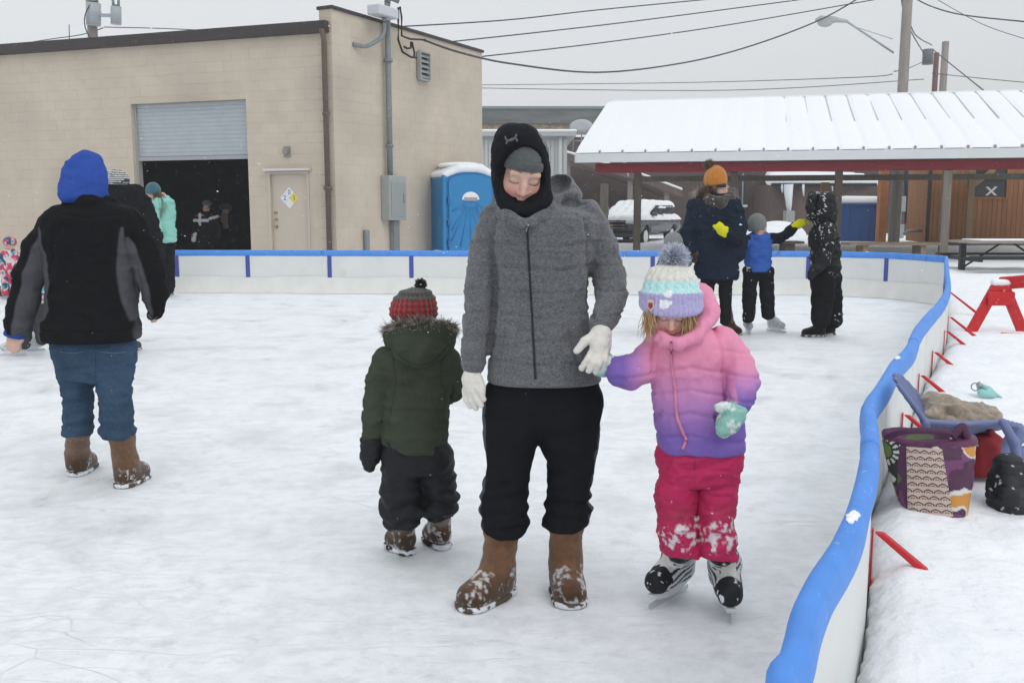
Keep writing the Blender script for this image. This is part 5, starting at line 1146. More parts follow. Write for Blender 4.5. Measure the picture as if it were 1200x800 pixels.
# ------------------------------------------------------------------ 2. girl in the pink and purple coat
P = Person(3.12, 815, 712, 'small girl in pink to purple coat and pompom hat wobbling on skates')
torso = P.rows([(386, 770, 838, -.0), (396, 764, 850, 0), (415, 763, 856, 0), (440, 764, 851, 0), (465, 764, 855, -.01), (490, 767, 869, -.01), (512, 770, 873, -.01), (527, 773, 873, -.01)], .74)
slL = P.ch([(772, 408, .0, 20), (755, 428, -.02, 20), (738, 436, -.02, 19.5), (726, 434, -.01, 17), (718, 431, -.0, 14)]); slR = P.ch([(845, 402, .0, 20), (862, 425, -.02, 19.5), (871, 447, -.05, 18.5), (870, 462, -.09, 16.5), (866, 472, -.115, 14)])
s = Shape(); s.loft(torso, 2.4, cap=.012).chain(slL, .010).chain(slR, .006)
s.chain(P.ch([(766, 388, -.02, 8.5), (776, 398, -.09, 7.5), (795, 404, -.115, 7), (815, 394, -.09, 8), (832, 370, -.0, 10.5)]), .012)
s.chain(P.ch([(768, 378, .04, 12), (790, 362, .13, 20), (818, 352, .09, 18), (829, 362, .03, 13)]), .02)
ZP, ZQ = P.q(800, 420)[2], P.q(800, 505)[2]
def gcol(V, N):
    t = np.clip((ZP - V[:, 2]) / (ZP - ZQ), 0, 1)
    xl = np.clip((P.q(760, 430)[0] - V[:, 0]) / (P.q(760, 430)[0] - P.q(728, 430)[0]), 0, 1); t = np.maximum(t, xl)
    xr = np.clip((P.q(0, 425)[2] - V[:, 2]) / .10, 0, 1) * (V[:, 0] > P.q(853, 440)[0]); t = np.maximum(t, xr)[:, None]
    a, b_, c_ = A([.74, .27, .41]), A([.47, .21, .47]), A([.20, .12, .43]); return np.where(t < .5, a + (b_ - a) * t * 2, b_ + (c_ - b_) * (t * 2 - 1))
def gd(V, N):
    z = V[:, 2] + .5 * np.abs(V[:, 0] - P.q(803, 450)[0]) * .35 + .006 * noise(V, 8, 2); ph = (z / .072) % 1; ds = np.minimum(ph, 1 - ph) * .072
    low = np.clip((P.q(800, 400)[2] - V[:, 2]) / .05, 0, 1); return low * (-.0055 * np.exp(-(ds / .006) ** 2)) + .010 * (fbm(V, 12, 3) - .45) + .004 * (1 - 2 * np.abs(2 * noise(V, 26, 6) - 1))
jk = P.part('jacket', s, nylon, gcol, add(gd, crease(P, [[(843, 388), (848, 410), (851, 440), (853, 470)], [(772, 395), (767, 415), (765, 440)], [(776, 484), (768, 505)], [(838, 486), (846, 508)]], .010, .006)), .005)
zp = mat('zip_pink', (.62, .22, .36), rough=.5)
seam(jk, [tuple(v[:2]) for v in spline([(787, 400, 0), (787, 425, 0), (791, 455, 0), (793, 485, 0), (800, 505, 0), (804, 515, 0), (800, 526, 0)], 6)], .0055, zp, 'zipper', lift=.002)
lgL = P.ch([(794, 535, 0, 24), (792, 575, -.02, 23.5), (792, 612, -.03, 22), (797, 640, -.02, 21), (800, 652, -.02, 20)]); lgR = P.ch([(843, 535, 0, 25), (840, 575, -.01, 23.5), (838, 608, -.03, 21), (841, 636, -.03, 21), (843, 654, -.03, 20.5)])
s = Shape(); s.loft(P.rows([(505, 773, 868), (525, 772, 870), (545, 771, 868), (565, 775, 862)], .68, -.01), 2.4).cut(P.q(815, 648, 0), A([-.05, 0, -1.]), .008).chain(lgL, .012).chain(lgR, .012)
def kcol(V, N):
    C = np.outer(.9 + .2 * fbm(V, 5, 2), A([.50, .022, .105])); zk = P.q(800, 616)[2]; d = (V[:, 2] - zk) / .055
    mud = np.exp(-((V[:, 2] - P.q(800, 592)[2]) / .03) ** 2) * (N[:, 1] < 0) * .5 * noise(V, 20, 3); C = C * (1 - mud[:, None]) + A([.09, .05, .035]) * mud[:, None]
    k = np.clip((.6 * fbm(V, 60, 5, 4) + .4 * fbm(V, 18, 6) - .46 - .12 * d ** 2 - .3 * (N[:, 1] > -.25)) / .07, 0, .9)[:, None]; C = C * (1 - k) + A([.74, .75, .78]) * k; C[fbm(V, 60, 9) > .84] = [.76, .77, .8]; return C
tr = P.part('snow_trousers', s, nylon, kcol, add(folds(.010, 10, 4), folds(.004, 24, 9, (1, 1, 3))), .005)
seam(tr, [(814, y) for y in range(530, 604, 5)], .002, mat('seam_dark_pink', (.3, .012, .06), rough=.7), 'centre_seam', lift=-.001)
TR = ([.015, .016, .02], [.015, .017, .022], [.68, .67, .63], [.02, .02, .022])
hL = G(804, 692); skate(P, hL, math.radians(180 + 42), .235, P.q(801, 636, -.01), .052, [.62, .63, .64], TR, 3, .004, 1.2); hR = G(845, 700); skate(P, hR, math.radians(180 + 4), .235, P.q(843, 638, -.03), .052, [.62, .63, .64], TR, 5, .004, 1.2)
hc = P.q(786, 361, -.025); R = (math.radians(-6), math.radians(24), math.radians(2)); HR = rotm(*R)
body(P, (hc, *R, .82, dict(cran=.84, tone=A([.66, .43, .35]), lips=(.52, .18, .16), vox=.003)), slimrows(torso[1:]), [slim(slL), slim(slR)], [slim(lgL[:-1]), slim(lgR[:-1])])
# hat
s = Shape(); s.loft(P.rows([(309, 772, 802, .0), (314, 763, 809, 0), (324, 757, 815, -.005), (340, 753, 819, -.01), (352, 751, 821, -.015), (364, 750, 822, -.02), (374, 754, 819, -.02)], .99), 2.1, cap=.02); s.cut(P.q(786, 370, -.1), HR @ A([0, -.18, -1.]), .008)
hcx = P.q(786, 340, -.0)
def ang(V, c): return np.arctan2(V[:, 1] - c[1], V[:, 0] - c[0])
zb1, zb2, zb3 = P.q(786, 344, -.1)[2], P.q(786, 329, -.1)[2], 0
def hcol(V, N):
    z = V[:, 2] + .006 * noise(V, 12, 3); C = np.where((z < zb1)[:, None], [.42, .38, .62], np.where((z < zb2)[:, None], [.46, .72, .72], [.68, .66, .60]))
    k = (fbm(V, 40, 4) > .58 + 9 * np.abs(V[:, 0] - P.q(782, 350, -.1)[0])) & (V[:, 2] < zb1 + .01) & (N[:, 1] < 0); C[k] = [.78, .79, .82]; return C
hat = P.part('hat', s, knit, hcol, lambda V, N: .0022 * np.sin(ang(V, hcx) * 46) * (V[:, 2] < zb1) + .004 * np.sin(ang(V, hcx) * 20) * (V[:, 2] >= zb1) * (.6 + .4 * np.sin(V[:, 2] * 260)) + .006 * np.exp(-((V[:, 2] - zb1 + .006) / .012) ** 2) + .004 * (V[:, 2] < zb1), .004)
pompom(P, P.q(790, 303), .054, [[.60, .63, .72], [.70, .72, .77], [.54, .58, .70]], 5200, hat, 4)
bd = cast(hat, [(763, 358)], .002)
if bd:
    c0, n0 = bd[0]; F = Frame(c0, np.cross(n0, (0, 0, 1)), n0, (0, 0, 1)); MB(F).prism([(-.011, .018), (.011, .018), (.011, -.008), (0, -.02), (-.011, -.008)], -.001, .003).build('badge', mat('badge_cream', (.6, .5, .42), rough=.5), hat, bevel=.001); MB(F).prism([(-.007, .008), (.007, .008), (.007, -.005), (0, -.012), (-.007, -.005)], .0035, .0045).build('badge_mark', mat('badge_red', (.3, .03, .04), rough=.5), hat)
rg = np.random.default_rng(5)
for px, d in ((759, -.07), (762, -.085), (809, -.075), (813, -.05), (805, -.09)):
    n = 90; rt = P.q(px, 366, d) + rg.normal(0, .006, (n, 3)); strands('hair_lock', rt, np.tile([0, -.1, -1.], (n, 1)), .075, .0013, np.outer(rg.uniform(.7, 1.2, n), [.50, .33, .18]), P.root, hairm, jit=.15, seed=int(px))
# mittens
MT = lambda V, N: np.where((fbm(V, 45, 3) > .56)[:, None], [.66, .72, .70], [.28, .52, .46])
s = Shape(); s.chain(P.ch([(866, 474, -.115, 11), (860, 484, -.13, 14), (853, 496, -.14, 13), (849, 503, -.145, 10)]), .01); s.chain(P.ch([(857, 480, -.13, 7), (848, 477, -.15, 6.5), (842, 477, -.16, 5.5)]), .008); P.part('mitten', s, cloth, MT, folds(.004, 24, 2), .004)
s = Shape(); s.chain(P.ch([(716, 430, .0, 12), (708, 426, -.0, 13), (702, 425, -.02, 11)]), .01); s.chain(P.ch([(708, 434, -.01, 8), (700, 436, -.03, 5)]), .006); P.part('mitten', s, cloth, MT, folds(.004, 24, 5), .004)

# ------------------------------------------------------------------ 3. child in green parka, seen from behind
P = Person(3.6, 490, 655, 'small child in dark green fur trimmed parka and red striped hat, back turned')
torso = P.rows([(405, 456, 528, .0), (415, 446, 533, 0), (432, 447, 531, 0), (460, 450, 527, 0), (490, 449, 525, 0), (515, 447, 524, .0), (534, 449, 523, 0), (543, 452, 520, 0)], .74)
slL = P.ch([(452, 422, 0, 15), (445, 445, .0, 15.5), (442, 468, .01, 14.5), (438, 490, .0, 13), (436, 508, -.01, 11.5)]); slR = P.ch([(524, 422, 0, 14.5), (531, 440, .02, 13.5), (530, 456, .08, 13), (524, 462, .15, 12)])
s = Shape(); s.loft(torso, 2.4, cap=.012).chain(slL, .01).chain(slR, .01)
for a, b_ in (((500, 543, -.1), (1., 0, -1.6)), ((447, 524, -.1), (-.28, 0, -1.))): pass
s.cut(P.q(447, 526, -.1), A([-.26, 0, -1.]), .006); s.cut(P.q(524, 524, -.1), A([.62, 0, -1.]), .006)
GR = A([.050, .060, .041])
jk = P.part('parka', s, cloth, lambda V, N: np.outer(.85 + .3 * fbm(V, 7, 3), GR), add(folds(.011, 9, 7), crease(P, [[(462, 420), (464, 445), (459, 475), (452, 500)], [(516, 420), (519, 445), (521, 470)]], .007, .005), lambda V, N: -.005 * np.exp(-((V[:, 2] - P.q(490, 478)[2] - .008 * np.sin(V[:, 0] * 12)) / .006) ** 2)), .005)
s = Shape(); s.chain(P.ch([(462, 398, -.03, 13), (480, 404, -.09, 16), (500, 406, -.10, 16), (522, 398, -.03, 13)]), .02).chain(P.ch([(474, 414, -.09, 12), (492, 418, -.11, 11), (510, 412, -.09, 12)]), .02).chain(P.ch([(458, 388, -.02, 8), (475, 388, -.08, 10), (495, 388, -.1, 10), (515, 388, -.08, 10), (527, 388, -.02, 8)]), .02)
hd = P.part('hood', s, cloth, lambda V, N: np.outer(.85 + .3 * fbm(V, 7, 3), GR), folds(.006, 11, 3), .005)
seam(hd, [tuple(v[:2]) for v in spline([(456, 400, 0), (470, 418, 0), (490, 427, 0), (510, 421, 0), (527, 402, 0)], 6)], .0025, mat('green_seam', (.015, .024, .014), rough=.9), 'hood_seam', lift=-.001)
# fur ruff
rg = np.random.default_rng(3); n = 4200; t = rg.uniform(0, 1, n); arc = A([np.interp(t, [0, .2, .5, .8, 1], [455, 468, 492, 518, 530]), np.interp(t, [0, .2, .5, .8, 1], [387, 383, 381, 382, 386])]).T; dep = np.interp(t, [0, .2, .5, .8, 1], [.0, -.07, -.105, -.07, .0])
roots = A([P.q(a, b_, d) for (a, b_), d in zip(arc, dep)]) + rg.normal(0, .007, (n, 3)); cen = P.q(492, 380, .02); dr = roots - cen; dr[:, 2] *= 3.5; dr /= np.linalg.norm(dr, axis=1, keepdims=True)
base = A([[.22, .19, .165], [.38, .34, .30], [.10, .085, .075], [.52, .48, .43]])[rg.integers(0, 4, n)]; strands('fur_ruff', roots, dr, .034, .0013, base, hd, furm, jit=.5, seed=8)
# hat
s = Shape(); s.loft(P.rows([(337, 478, 500), (342, 469, 505), (350, 461, 510), (362, 457, 512), (374, 458, 512)], .98, .02), 2.1, cap=.02); hcx = P.q(485, 355, .02)
def rcol(V, N):
    a = ang(V, hcx); z = V[:, 2]; C = np.tile([.30, .018, .022], (len(V), 1)); ztop = P.q(485, 350)[2]; k = (z > ztop - .004 * np.sin(a * 7)) | (np.sin(a * 26) > .72); C[k] = [.075, .075, .068]; C[(z < P.q(485, 366)[2])] *= .9; return C
hat = P.part('hat', s, knit, rcol, lambda V, N: .0032 * np.sin(ang(V, hcx) * 26 + 6 * V[:, 2]) + .002 * np.sin(V[:, 2] * 300), .004); pompom(P, P.q(493, 333, .02), .026, [[.06, .06, .055], [.09, .085, .075]], 900, hat, 6)
hc = P.q(486, 372, .03); body(P, (hc, math.pi, .15, 0, .84, dict(vox=.004)), slimrows(torso[1:]), [slim(slL), slim(slR)], [])
s = Shape(); s.chain(P.ch([(436, 504, -.01, 11), (435, 518, -.01, 12.5), (434, 535, -.01, 11.5), (433, 546, -.01, 7)]), .01).chain(P.ch([(439, 522, .03, 6), (443, 534, .04, 5.5)]), .008); P.part('mitten', s, nylon, flat([.014, .015, .018]), folds(.005, 22, 3), .0045)
s = Shape(); s.chain(P.ch([(524, 462, .15, 9), (518, 462, .2, 10), (512, 464, .24, 8)]), .01); P.part('mitten', s, nylon, flat([.014, .015, .018]), None, .005)
lgL = P.ch([(472, 535, 0, 24), (471, 565, 0, 25), (472, 590, .0, 25), (473, 606, 0, 22)]); lgR = P.ch([(508, 535, 0, 23), (513, 562, .02, 21), (515, 586, .02, 20.5), (515, 600, .02, 19)])
s = Shape(); s.loft(P.rows([(505, 450, 522), (530, 447, 524), (552, 450, 528)], .7), 2.4).cut(P.q(495, 612, 0), A([.1, 0, -1.]), .008).chain(lgL, .012).chain(lgR, .012)
P.part('snow_trousers', s, nylon, flat([.0115, .0125, .015]), add(folds(.009, 9, 2), lambda V, N: .008 * np.sin(V[:, 2] * 100 + 13 * noise(V, 6, 3)) * np.clip((P.q(490, 560)[2] - V[:, 2]) / .05, 0, 1)), .005)
hl = G(484, 652); boot(P, hl, math.radians(-38), .19, P.q(472, 600, .0), .045, (.13, .075, .045), seed=4, thr=.50, wid=.85, r_ank=.04, slouch=False, solecol=(.02, .02, .02)); hr = G(524, 646); boot(P, hr, math.radians(-30), .19, P.q(516, 594, .02), .042, (.12, .06, .04), seed=8, thr=.48, wid=.85, r_ank=.04, slouch=False, solecol=(.02, .02, .02))

# ------------------------------------------------------------------ 4. woman walking away, blue hood, black and grey jacket
P = Person(4.65, 110, 568, 'woman walking away in blue hood, black jacket with grey side panels, jeans and brown boots', vox=.007)
torso = P.rows([(236, 80, 134), (244, 60, 156), (254, 48, 166), (275, 49, 165), (300, 56, 159), (330, 57, 158), (360, 55, 159), (385, 51, 161), (399, 49, 163)], [.58, .58, .58, .6, .6, .62, .66, .72, .74])
slL = P.ch([(62, 266, 0, 17), (45, 292, 0, 17), (35, 320, -.01, 17), (28, 350, -.03, 15.5), (20, 385, -.05, 14)]); slR = P.ch([(152, 266, 0, 17), (167, 292, 0, 16), (176, 320, .0, 15.5), (182, 345, .02, 13), (183, 362, .04, 11)])
s = Shape(); s.loft(torso, 2.5, cap=.03).chain(slL, .02).chain(slR, .02); s.chain(P.ch([(82, 240, .02, 10), (104, 238, -.06, 12), (128, 240, .02, 10)]), .015)
xm = P.q(106, 300)[0]
def w2c(V, N):
    x = np.abs(V[:, 0] - xm); z = V[:, 2]; zt_, zb_ = P.q(0, 266)[2], P.q(0, 374)[2]; t = np.clip((zt_ - z) / (zt_ - zb_), 0, 1)
    sm = lambda d: np.clip(d / .008 + .5, 0, 1); w = .195 - .035 * np.sin(t * 3.1)
    bp = np.minimum.reduce([sm(zt_ - z), sm(z - zb_), sm(x - w), sm(w + .012 + .06 * np.clip(t * 1.5, 0, 1) - x)])
    def inner(sl, sg):
        az = A([p[2] for p, r in sl][::-1]); ax = A([p[0] for p, r in sl][::-1]); return np.minimum.reduce([sm((V[:, 0] - np.interp(z, az, ax)) * -sg), sm((V[:, 0] - xm) * sg - .205), sm(P.q(0, 278)[2] - z)])
    k = np.maximum.reduce([bp, inner(slL, -1), inner(slR, 1)])[:, None]; return A([.0095, .0095, .011]) * (1 - k) + A([.075, .075, .083]) * k
jk = P.part('jacket', s, cloth, w2c, add(calm(folds(.014, 6, 2, (1, 1, 1.4)), P.q(100, 399)[2]), calm(folds(.004, 15, 9, (1, 1, 1.6)), P.q(100, 399)[2]), crease(P, [[(78, 262), (66, 285), (60, 320), (54, 345)], [(140, 262), (154, 285), (158, 320), (162, 345)], [(70, 250), (106, 256), (145, 250)]], .006, .007), lambda V, N: -.004 * np.exp(-((V[:, 2] - P.q(100, 385)[2]) / .006) ** 2)), .006)
s = Shape(); s.loft(P.rows([(176, 92, 106, .02), (182, 84, 116, .02), (195, 76, 122, .02), (212, 72, 125, .01), (228, 70, 125, .0), (238, 73, 124, -.01)], .92), 2.1, cap=.03); P.part('hood', s, cloth, lambda V, N: np.outer(.85 + .3 * fbm(V, 9, 3), A([.032, .078, .34])), folds(.008, 10, 6), .006)
lgL = P.ch([(88, 420, 0, 21.5), (91, 455, .02, 17), (91, 485, .06, 16), (91, 510, .09, 18)]); lgR = P.ch([(134, 420, 0, 21), (134, 455, -.03, 18), (137, 485, -.02, 17), (138, 506, -.0, 19)])
s = Shape(); s.loft(P.rows([(388, 64, 154), (405, 62, 157), (425, 66, 157), (445, 72, 154)], .58), 2.4).cut(P.q(115, 513, 0), A([0., 0, -1.]), .008).chain(lgL, .012).chain(lgR, .012)
tr = P.part('jeans', s, denim, lambda V, N: np.outer(.7 + .6 * fbm(V, 8, 3), A([.040, .075, .125])), add(folds(.014, 8, 5), folds(.005, 20, 8, (1, 1, 2.5)), lambda V, N: .005 * np.sin(V[:, 2] * 90 + 5 * noise(V, 8, 3)) * np.clip((P.q(0, 480)[2] - V[:, 2]) / .05, 0, 1)), .006)
for a, b_ in (((70, 412), (98, 412)), ((118, 412), (148, 411))): seam(tr, [(a[0] + (b_[0] - a[0]) * t, a[1] + 1.5 * math.sin(t * 3)) for t in np.linspace(0, 1, 8)], .002, mat('denim_stitch', (.12, .16, .2), rough=.9), 'yoke_seam')
seam(tr, [(112, y) for y in range(402, 450, 5)], .002, mat('denim_dark', (.02, .035, .06), rough=.9), 'seat_seam', lift=-.001)
hl = G(92, 556); boot(P, A([hl[0], hl[1] - .05, 0]), math.radians(-6), .25, P.q(91, 496, .08), .064, (.15, .085, .05), seed=12, thr=.58, vox=.006, r_ank=.056, wid=1.1); hr = G(141, 573); boot(P, A([hr[0], hr[1], 0]), math.radians(6), .25, P.q(139, 494, -.0), .066, (.145, .08, .045), seed=15, thr=.56, vox=.006, snowh=.09, r_ank=.058, wid=1.1)
hands = [P.ch([(19, 388, -.05, 8), (17, 397, -.055, 8.5), (16, 402, -.06, 7)]), P.ch([(12, 398, -.06, 3.6), (10, 404, -.06, 3.2), (12, 409, -.06, 2.8)]), P.ch([(15, 402, -.07, 3.6), (14, 408, -.07, 3.2), (16, 412, -.07, 2.8)]), P.ch([(18, 402, -.07, 3.6), (18, 408, -.075, 3.2), (20, 411, -.075, 2.8)]), P.ch([(21, 400, -.06, 3.4), (22, 405, -.065, 3), (23, 408, -.065, 2.6)]), P.ch([(22, 393, -.06, 3.6), (25, 399, -.065, 3.2)]),
         P.ch([(183, 362, .04, 6.5), (182, 368, .05, 6.5), (180, 371, .05, 5)]), P.ch([(183, 370, .06, 3.2), (182, 375, .06, 2.8)]), P.ch([(178, 370, .05, 3.2), (176, 373, .04, 2.8)]), P.ch([(180, 371, .06, 3.2), (179, 376, .06, 2.8)])]
hc = P.q(99, 218, .02); body(P, (hc, math.pi, .1, 0, .88, dict(vox=.006)), slimrows(torso[1:]), [slim(slL), slim(slR)], [slim(lgL[:-1]), slim(lgR[:-1])], hands)
s = Shape(); s.cone(P.q(22, 380, -.05), P.q(17, 393, -.055), P.rp(P.q(20, 385), 12.5), P.rp(P.q(20, 385), 12)); s.cut(P.q(16, 394, -.05), A([-.3, 0, -1]), .004); P.part('shirt_cuff', s, cloth, flat([.03, .07, .3]), None, .006)
b = MB(); b.tube(spline([P.q(175, 364, .0), P.q(173, 370, .0), P.q(177, 374, .0), P.q(184, 371, .0)], 6), .006, 6); b.build('wrist_strap', zipm, P.root)
# ------------------------------------------------------------------ people farther off
def far(Y, px, py, label, torso, sleeves, legs, jc, tc, head, hat=None, hatc=None, vox=.012, jm=cloth, dep=.68, tone=A([.55, .36, .29]), boots=None, boot_c=(.02, .02, .02), jname='coat', hands=(), handc=None, pelvis=None, group=None, hatm=None, skates=None, fold=.026, jd=None):
    P = Person(Y, px, py, label, group, vox)
    tr = P.rows(torso, dep); sl = [P.ch(x) for x in sleeves]; lg = [P.ch(x) for x in legs]
    s = Shape(); s.loft(tr, 2.4, cap=.02)
    for x in sl: s.chain(x, .012)
    P.jk = P.part(jname, s, jm, jc if callable(jc) else flat(jc), jd or folds(fold, 5, 3))
    if lg:
        s = Shape()
        for x in lg: s.chain(x, .02)
        a, b_ = tr[0] if tr[0][0][2] < tr[-1][0][2] else tr[-1], None
        hip = [x[0] for x in lg]; s.cone(hip[0][0], hip[-1][0], hip[0][1], hip[-1][1], .03)
        P.part('trousers', s, cloth, tc if callable(tc) else flat(tc), folds(.012, 6, 5))
    c, yaw, pitch, roll, sc = head; hc = P.q(*c); kw = dict(vox=max(.0045, vox * .5), tone=tone, closed=False)
    body(P, (hc, yaw, pitch, roll, sc, kw), slimrows(tr, .7), [slim(x, .6) for x in sl], [slim(x[:-1], .6) for x in lg])
    if hat:
        t0, t1 = hat[0][0], hat[-1][0]; xl_, xr_ = min(r[1] for r in hat), max(r[2] for r in hat); hp = (t1 - t0) * .66; cc = P.q((xl_ + xr_) / 2, t0 + hp, c[2] if len(c) > 2 else 0); k_ = mpp(cc); s = Shape(); s.ell(cc, ((xr_ - xl_) / 2 * k_, (xr_ - xl_) / 2 * k_ * 1.02, hp * k_)); s.cut(P.q(0, t1, 0), A([0, -.1, -1.]), .01); P.hat = P.part('hat', s, knit, hatc if callable(hatc) else flat(hatc), lambda V, N: .003 * np.sin(np.arctan2(V[:, 1] - hc[1], V[:, 0] - hc[0]) * 22), min(vox, .009))
    for i, bt in enumerate(boots or ()):
        (bx, by), a, L, top = bt; boot(P, G(bx, by), math.radians(a), L, P.q(*top), .055, boot_c, seed=i + 3, thr=.66, vox=vox * .8, slouch=False)
    for i, bt in enumerate(skates or ()):
        (bx, by), a, L, top = bt; skate(P, G(bx, by), math.radians(a), L, P.q(*top), .05, [.55, .57, .60], ([.45, .47, .5], [.4, .42, .45], [.65, .65, .65], [.2, .2, .22]), i + 3, vox * .7)
    for i, h in enumerate(hands):
        s = Shape()
        for c_ in h: s.chain(P.ch(c_), .006)
        P.part('glove', s, cloth, handc, None, min(vox, .008))
    return P
def pomp(P, px, py, r, cols, n, d=0.): pompom(P, P.q(px, py, d), r, cols, n, P.hat, 3, width=.003)
pi = math.pi
# woman in the long navy coat
snowspot = lambda base, thr=.72, s=16: (lambda V, N: np.where((.6 * fbm(V, s * 1.8, 5) + .4 * fbm(V * A([1, 1, .6]), s * .3, 7) > thr - .03)[:, None], [.6, .62, .65], np.outer(.8 + .4 * fbm(V, 5, 2), A(base))))
P = far(10.2, 840, 394, 'woman in long navy coat, sunglasses and mustard knit hat with fur pompom',
    [(226, 822, 852), (233, 812, 864), (250, 808, 868), (275, 808, 868), (300, 812, 866), (318, 815, 865), (327, 818, 864)],
    [[(816, 240, 0, 9.5), (808, 262, 0, 9), (805, 280, -.03, 8.5), (809, 292, -.08, 7)], [(860, 242, 0, 9.5), (866, 265, 0, 9), (867, 282, -.03, 8), (866, 300, -.06, 7)]],
    [[(830, 322, 0, 9), (828, 350, 0, 7), (828, 376, 0, 6)], [(850, 322, 0, 9), (850, 345, 0, 7), (850, 376, 0, 6)]],
    lambda V, N: np.outer(.8 + .4 * fbm(V, 5, 2), A([.014, .022, .038])), [.012, .012, .013], ((843, 220, -.02), math.radians(35), math.radians(12), 0, 1.0),
    [(194, 834, 844), (199, 827, 849), (208, 825, 852), (219, 826, 852)], [.46, .17, .022], boots=[((828, 392), 190, .25, (828, 356, 0)), ((850, 390), 150, .25, (850, 352, 0))], boot_c=(.09, .05, .03),
    hands=[[[(809, 292, -.08, 5), (812, 300, -.09, 5), (814, 305, -.09, 3.5)], [(815, 294, -.1, 3), (819, 299, -.1, 2)]]], handc=flat([.10, .06, .045]))
pomp(P, 831, 194, .075, [[.22, .17, .13], [.32, .26, .2], [.12, .09, .07]], 900)
s = Shape(); s.chain(P.ch([(824, 228, .0, 7), (832, 236, -.13, 7), (844, 238, -.15, 7), (855, 232, -.08, 6), (858, 226, .02, 6)]), .02); P.part('scarf', s, knit, snowspot([.045, .04, .036], .70, 40), folds(.01, 14, 2))
rg = np.random.default_rng(9); n = 900; t = rg.uniform(0, 1, n); rt = A([P.q(np.interp(k, [0, .5, 1], [811, 838, 862]), np.interp(k, [0, .5, 1], [230, 222, 229]), np.interp(k, [0, .5, 1], [-.02, .14, -.02])) for k in t]) + rg.normal(0, .02, (n, 3)); strands('fur_trim', rt, np.tile([0, -.2, .6], (n, 1)), .06, .003, np.outer(rg.uniform(.5, 1.2, n), [.42, .38, .34]), P.jk, furm, jit=.8)
b = MB(); b.tube([P.q(840, 217.5, -.125), P.q(846, 217.5, -.125), P.q(851, 217.2, -.10)], .010, 8, ry=.020); b.build('sunglasses', mat('dark_lens', (.01, .01, .012), rough=.1), P.root)
rg = np.random.default_rng(2); n = 500; rt = P.q(829, 224, -.06) + rg.normal(0, .03, (n, 3)); strands('hair', rt, np.tile([-.1, -.1, -1.], (n, 1)), .2, .003, np.outer(rg.uniform(.6, 1.3, n), [.10, .06, .035]), P.root, hairm, jit=.25)
# boy in blue vest, arms out
def vest(V, N):
    C = np.tile([.012, .015, .024], (len(V), 1)); x0, x1 = W(872, 295, 10.4)[0], W(904, 295, 10.4)[0]; C[(V[:, 0] > x0) & (V[:, 0] < x1) & (V[:, 2] > W(0, 318, 10.4)[2]) & ~((V[:, 2] > W(0, 281, 10.4)[2]) & (np.abs(V[:, 0] - (x0 + x1) / 2) > .115))] = [.045, .12, .42]; return C
P = far(10.4, 888, 390, 'boy in blue vest and grey hat with arms stretched out in yellow gloves',
    [(272, 880, 897), (278, 873, 903), (290, 872, 904), (305, 873, 903), (320, 873, 904)],
    [[(877, 281, 0, 6.5), (868, 286, -.2, 6.5), (858, 280, -.42, 6), (852, 274, -.5, 5)], [(900, 281, 0, 6.5), (912, 279, 0, 6), (924, 272, -.02, 5.5), (930, 266, -.03, 5)]],
    [[(880, 318, 0, 9), (878, 345, 0, 8), (877, 372, 0, 7.5)], [(897, 318, 0, 9), (899, 345, 0, 8), (900, 368, 0, 7.5)]],
    vest, snowspot([.013, .014, .017], .72, 45), ((889, 266, -.02), math.radians(40), .05, 0, .86), [(250, 882, 891), (255, 877, 896), (263, 876, 898), (271, 877, 897)], [.16, .17, .17],
    skates=[((874, 389), 180, .22, (876, 372, 0)), ((899, 388), 140, .24, (900, 368, 0))],
    hands=[[[(851, 274, -.5, 5), (846, 270, -.52, 6), (843, 266, -.53, 5)], [(840, 268, -.54, 2.4), (837, 265, -.54, 2)], [(846, 264, -.53, 2.4), (843, 261.5, -.54, 2)], [(851, 268, -.5, 3), (853, 272, -.5, 2.4)]], [[(930, 266, -.03, 5), (936, 263, -.04, 5), (941, 261, -.05, 4)], [(942, 260, -.05, 2.5), (947, 260, -.05, 2)], [(936, 259, -.05, 2.4), (943, 258.5, -.05, 2)]]], handc=flat([.62, .60, .02]), vox=.010)
# child all in black, hood up
BK = [.0105, .0105, .012]
P = far(10.25, 965, 395, 'child in snow speckled black snowsuit with hood up, standing side on',
    [(256, 957, 976), (263, 951, 981), (278, 949, 984), (298, 950, 984), (314, 949, 984), (324, 948, 985)], [[(968, 266, -.11, 9), (970, 287, -.16, 8.5), (965, 303, -.18, 8), (957, 314, -.19, 6.5)], [(970, 266, .1, 8), (966, 290, .14, 7), (958, 308, .14, 5.5)]],
    [[(964, 326, -.05, 14), (964, 350, -.06, 12.5), (962, 374, -.06, 11)], [(972, 326, .05, 13.5), (975, 350, .06, 11.5), (976, 374, .06, 11)]],
    snowspot(BK, .70, 40), snowspot(BK, .73, 40), ((961, 246, 0), math.radians(-80), .05, 0, .86),
    boots=[((968, 394), 268, .28, (962, 368, -.06)), ((979, 392), 262, .24, (976, 366, .06))], vox=.009, jname='snow_jacket', fold=.03, jm=nylon)
s = Shape(); s.loft(P.rows([(225, 958, 972), (229, 952, 977), (238, 949, 980), (248, 949, 980), (257, 952, 979), (265, 955, 977)], .95), 2.1, cap=.03); s.chain(P.ch([(952, 232, -.1, 3.5), (948.5, 242, -.11, 3.5), (950, 254, -.1, 3.5)]), .02).chain(P.ch([(952, 232, .1, 3.5), (948.5, 242, .11, 3.5), (950, 254, .1, 3.5)]), .02).chain(P.ch([(952, 231, -.1, 3.5), (952, 229, 0, 3.5), (952, 232, .1, 3.5)]), .02)
s.ell(P.q(946, 244, 0), (.07, .085, .10), k=.02, op='s'); P.part('hood', s, nylon, snowspot(BK, .70, 40), folds(.025, 9, 4))
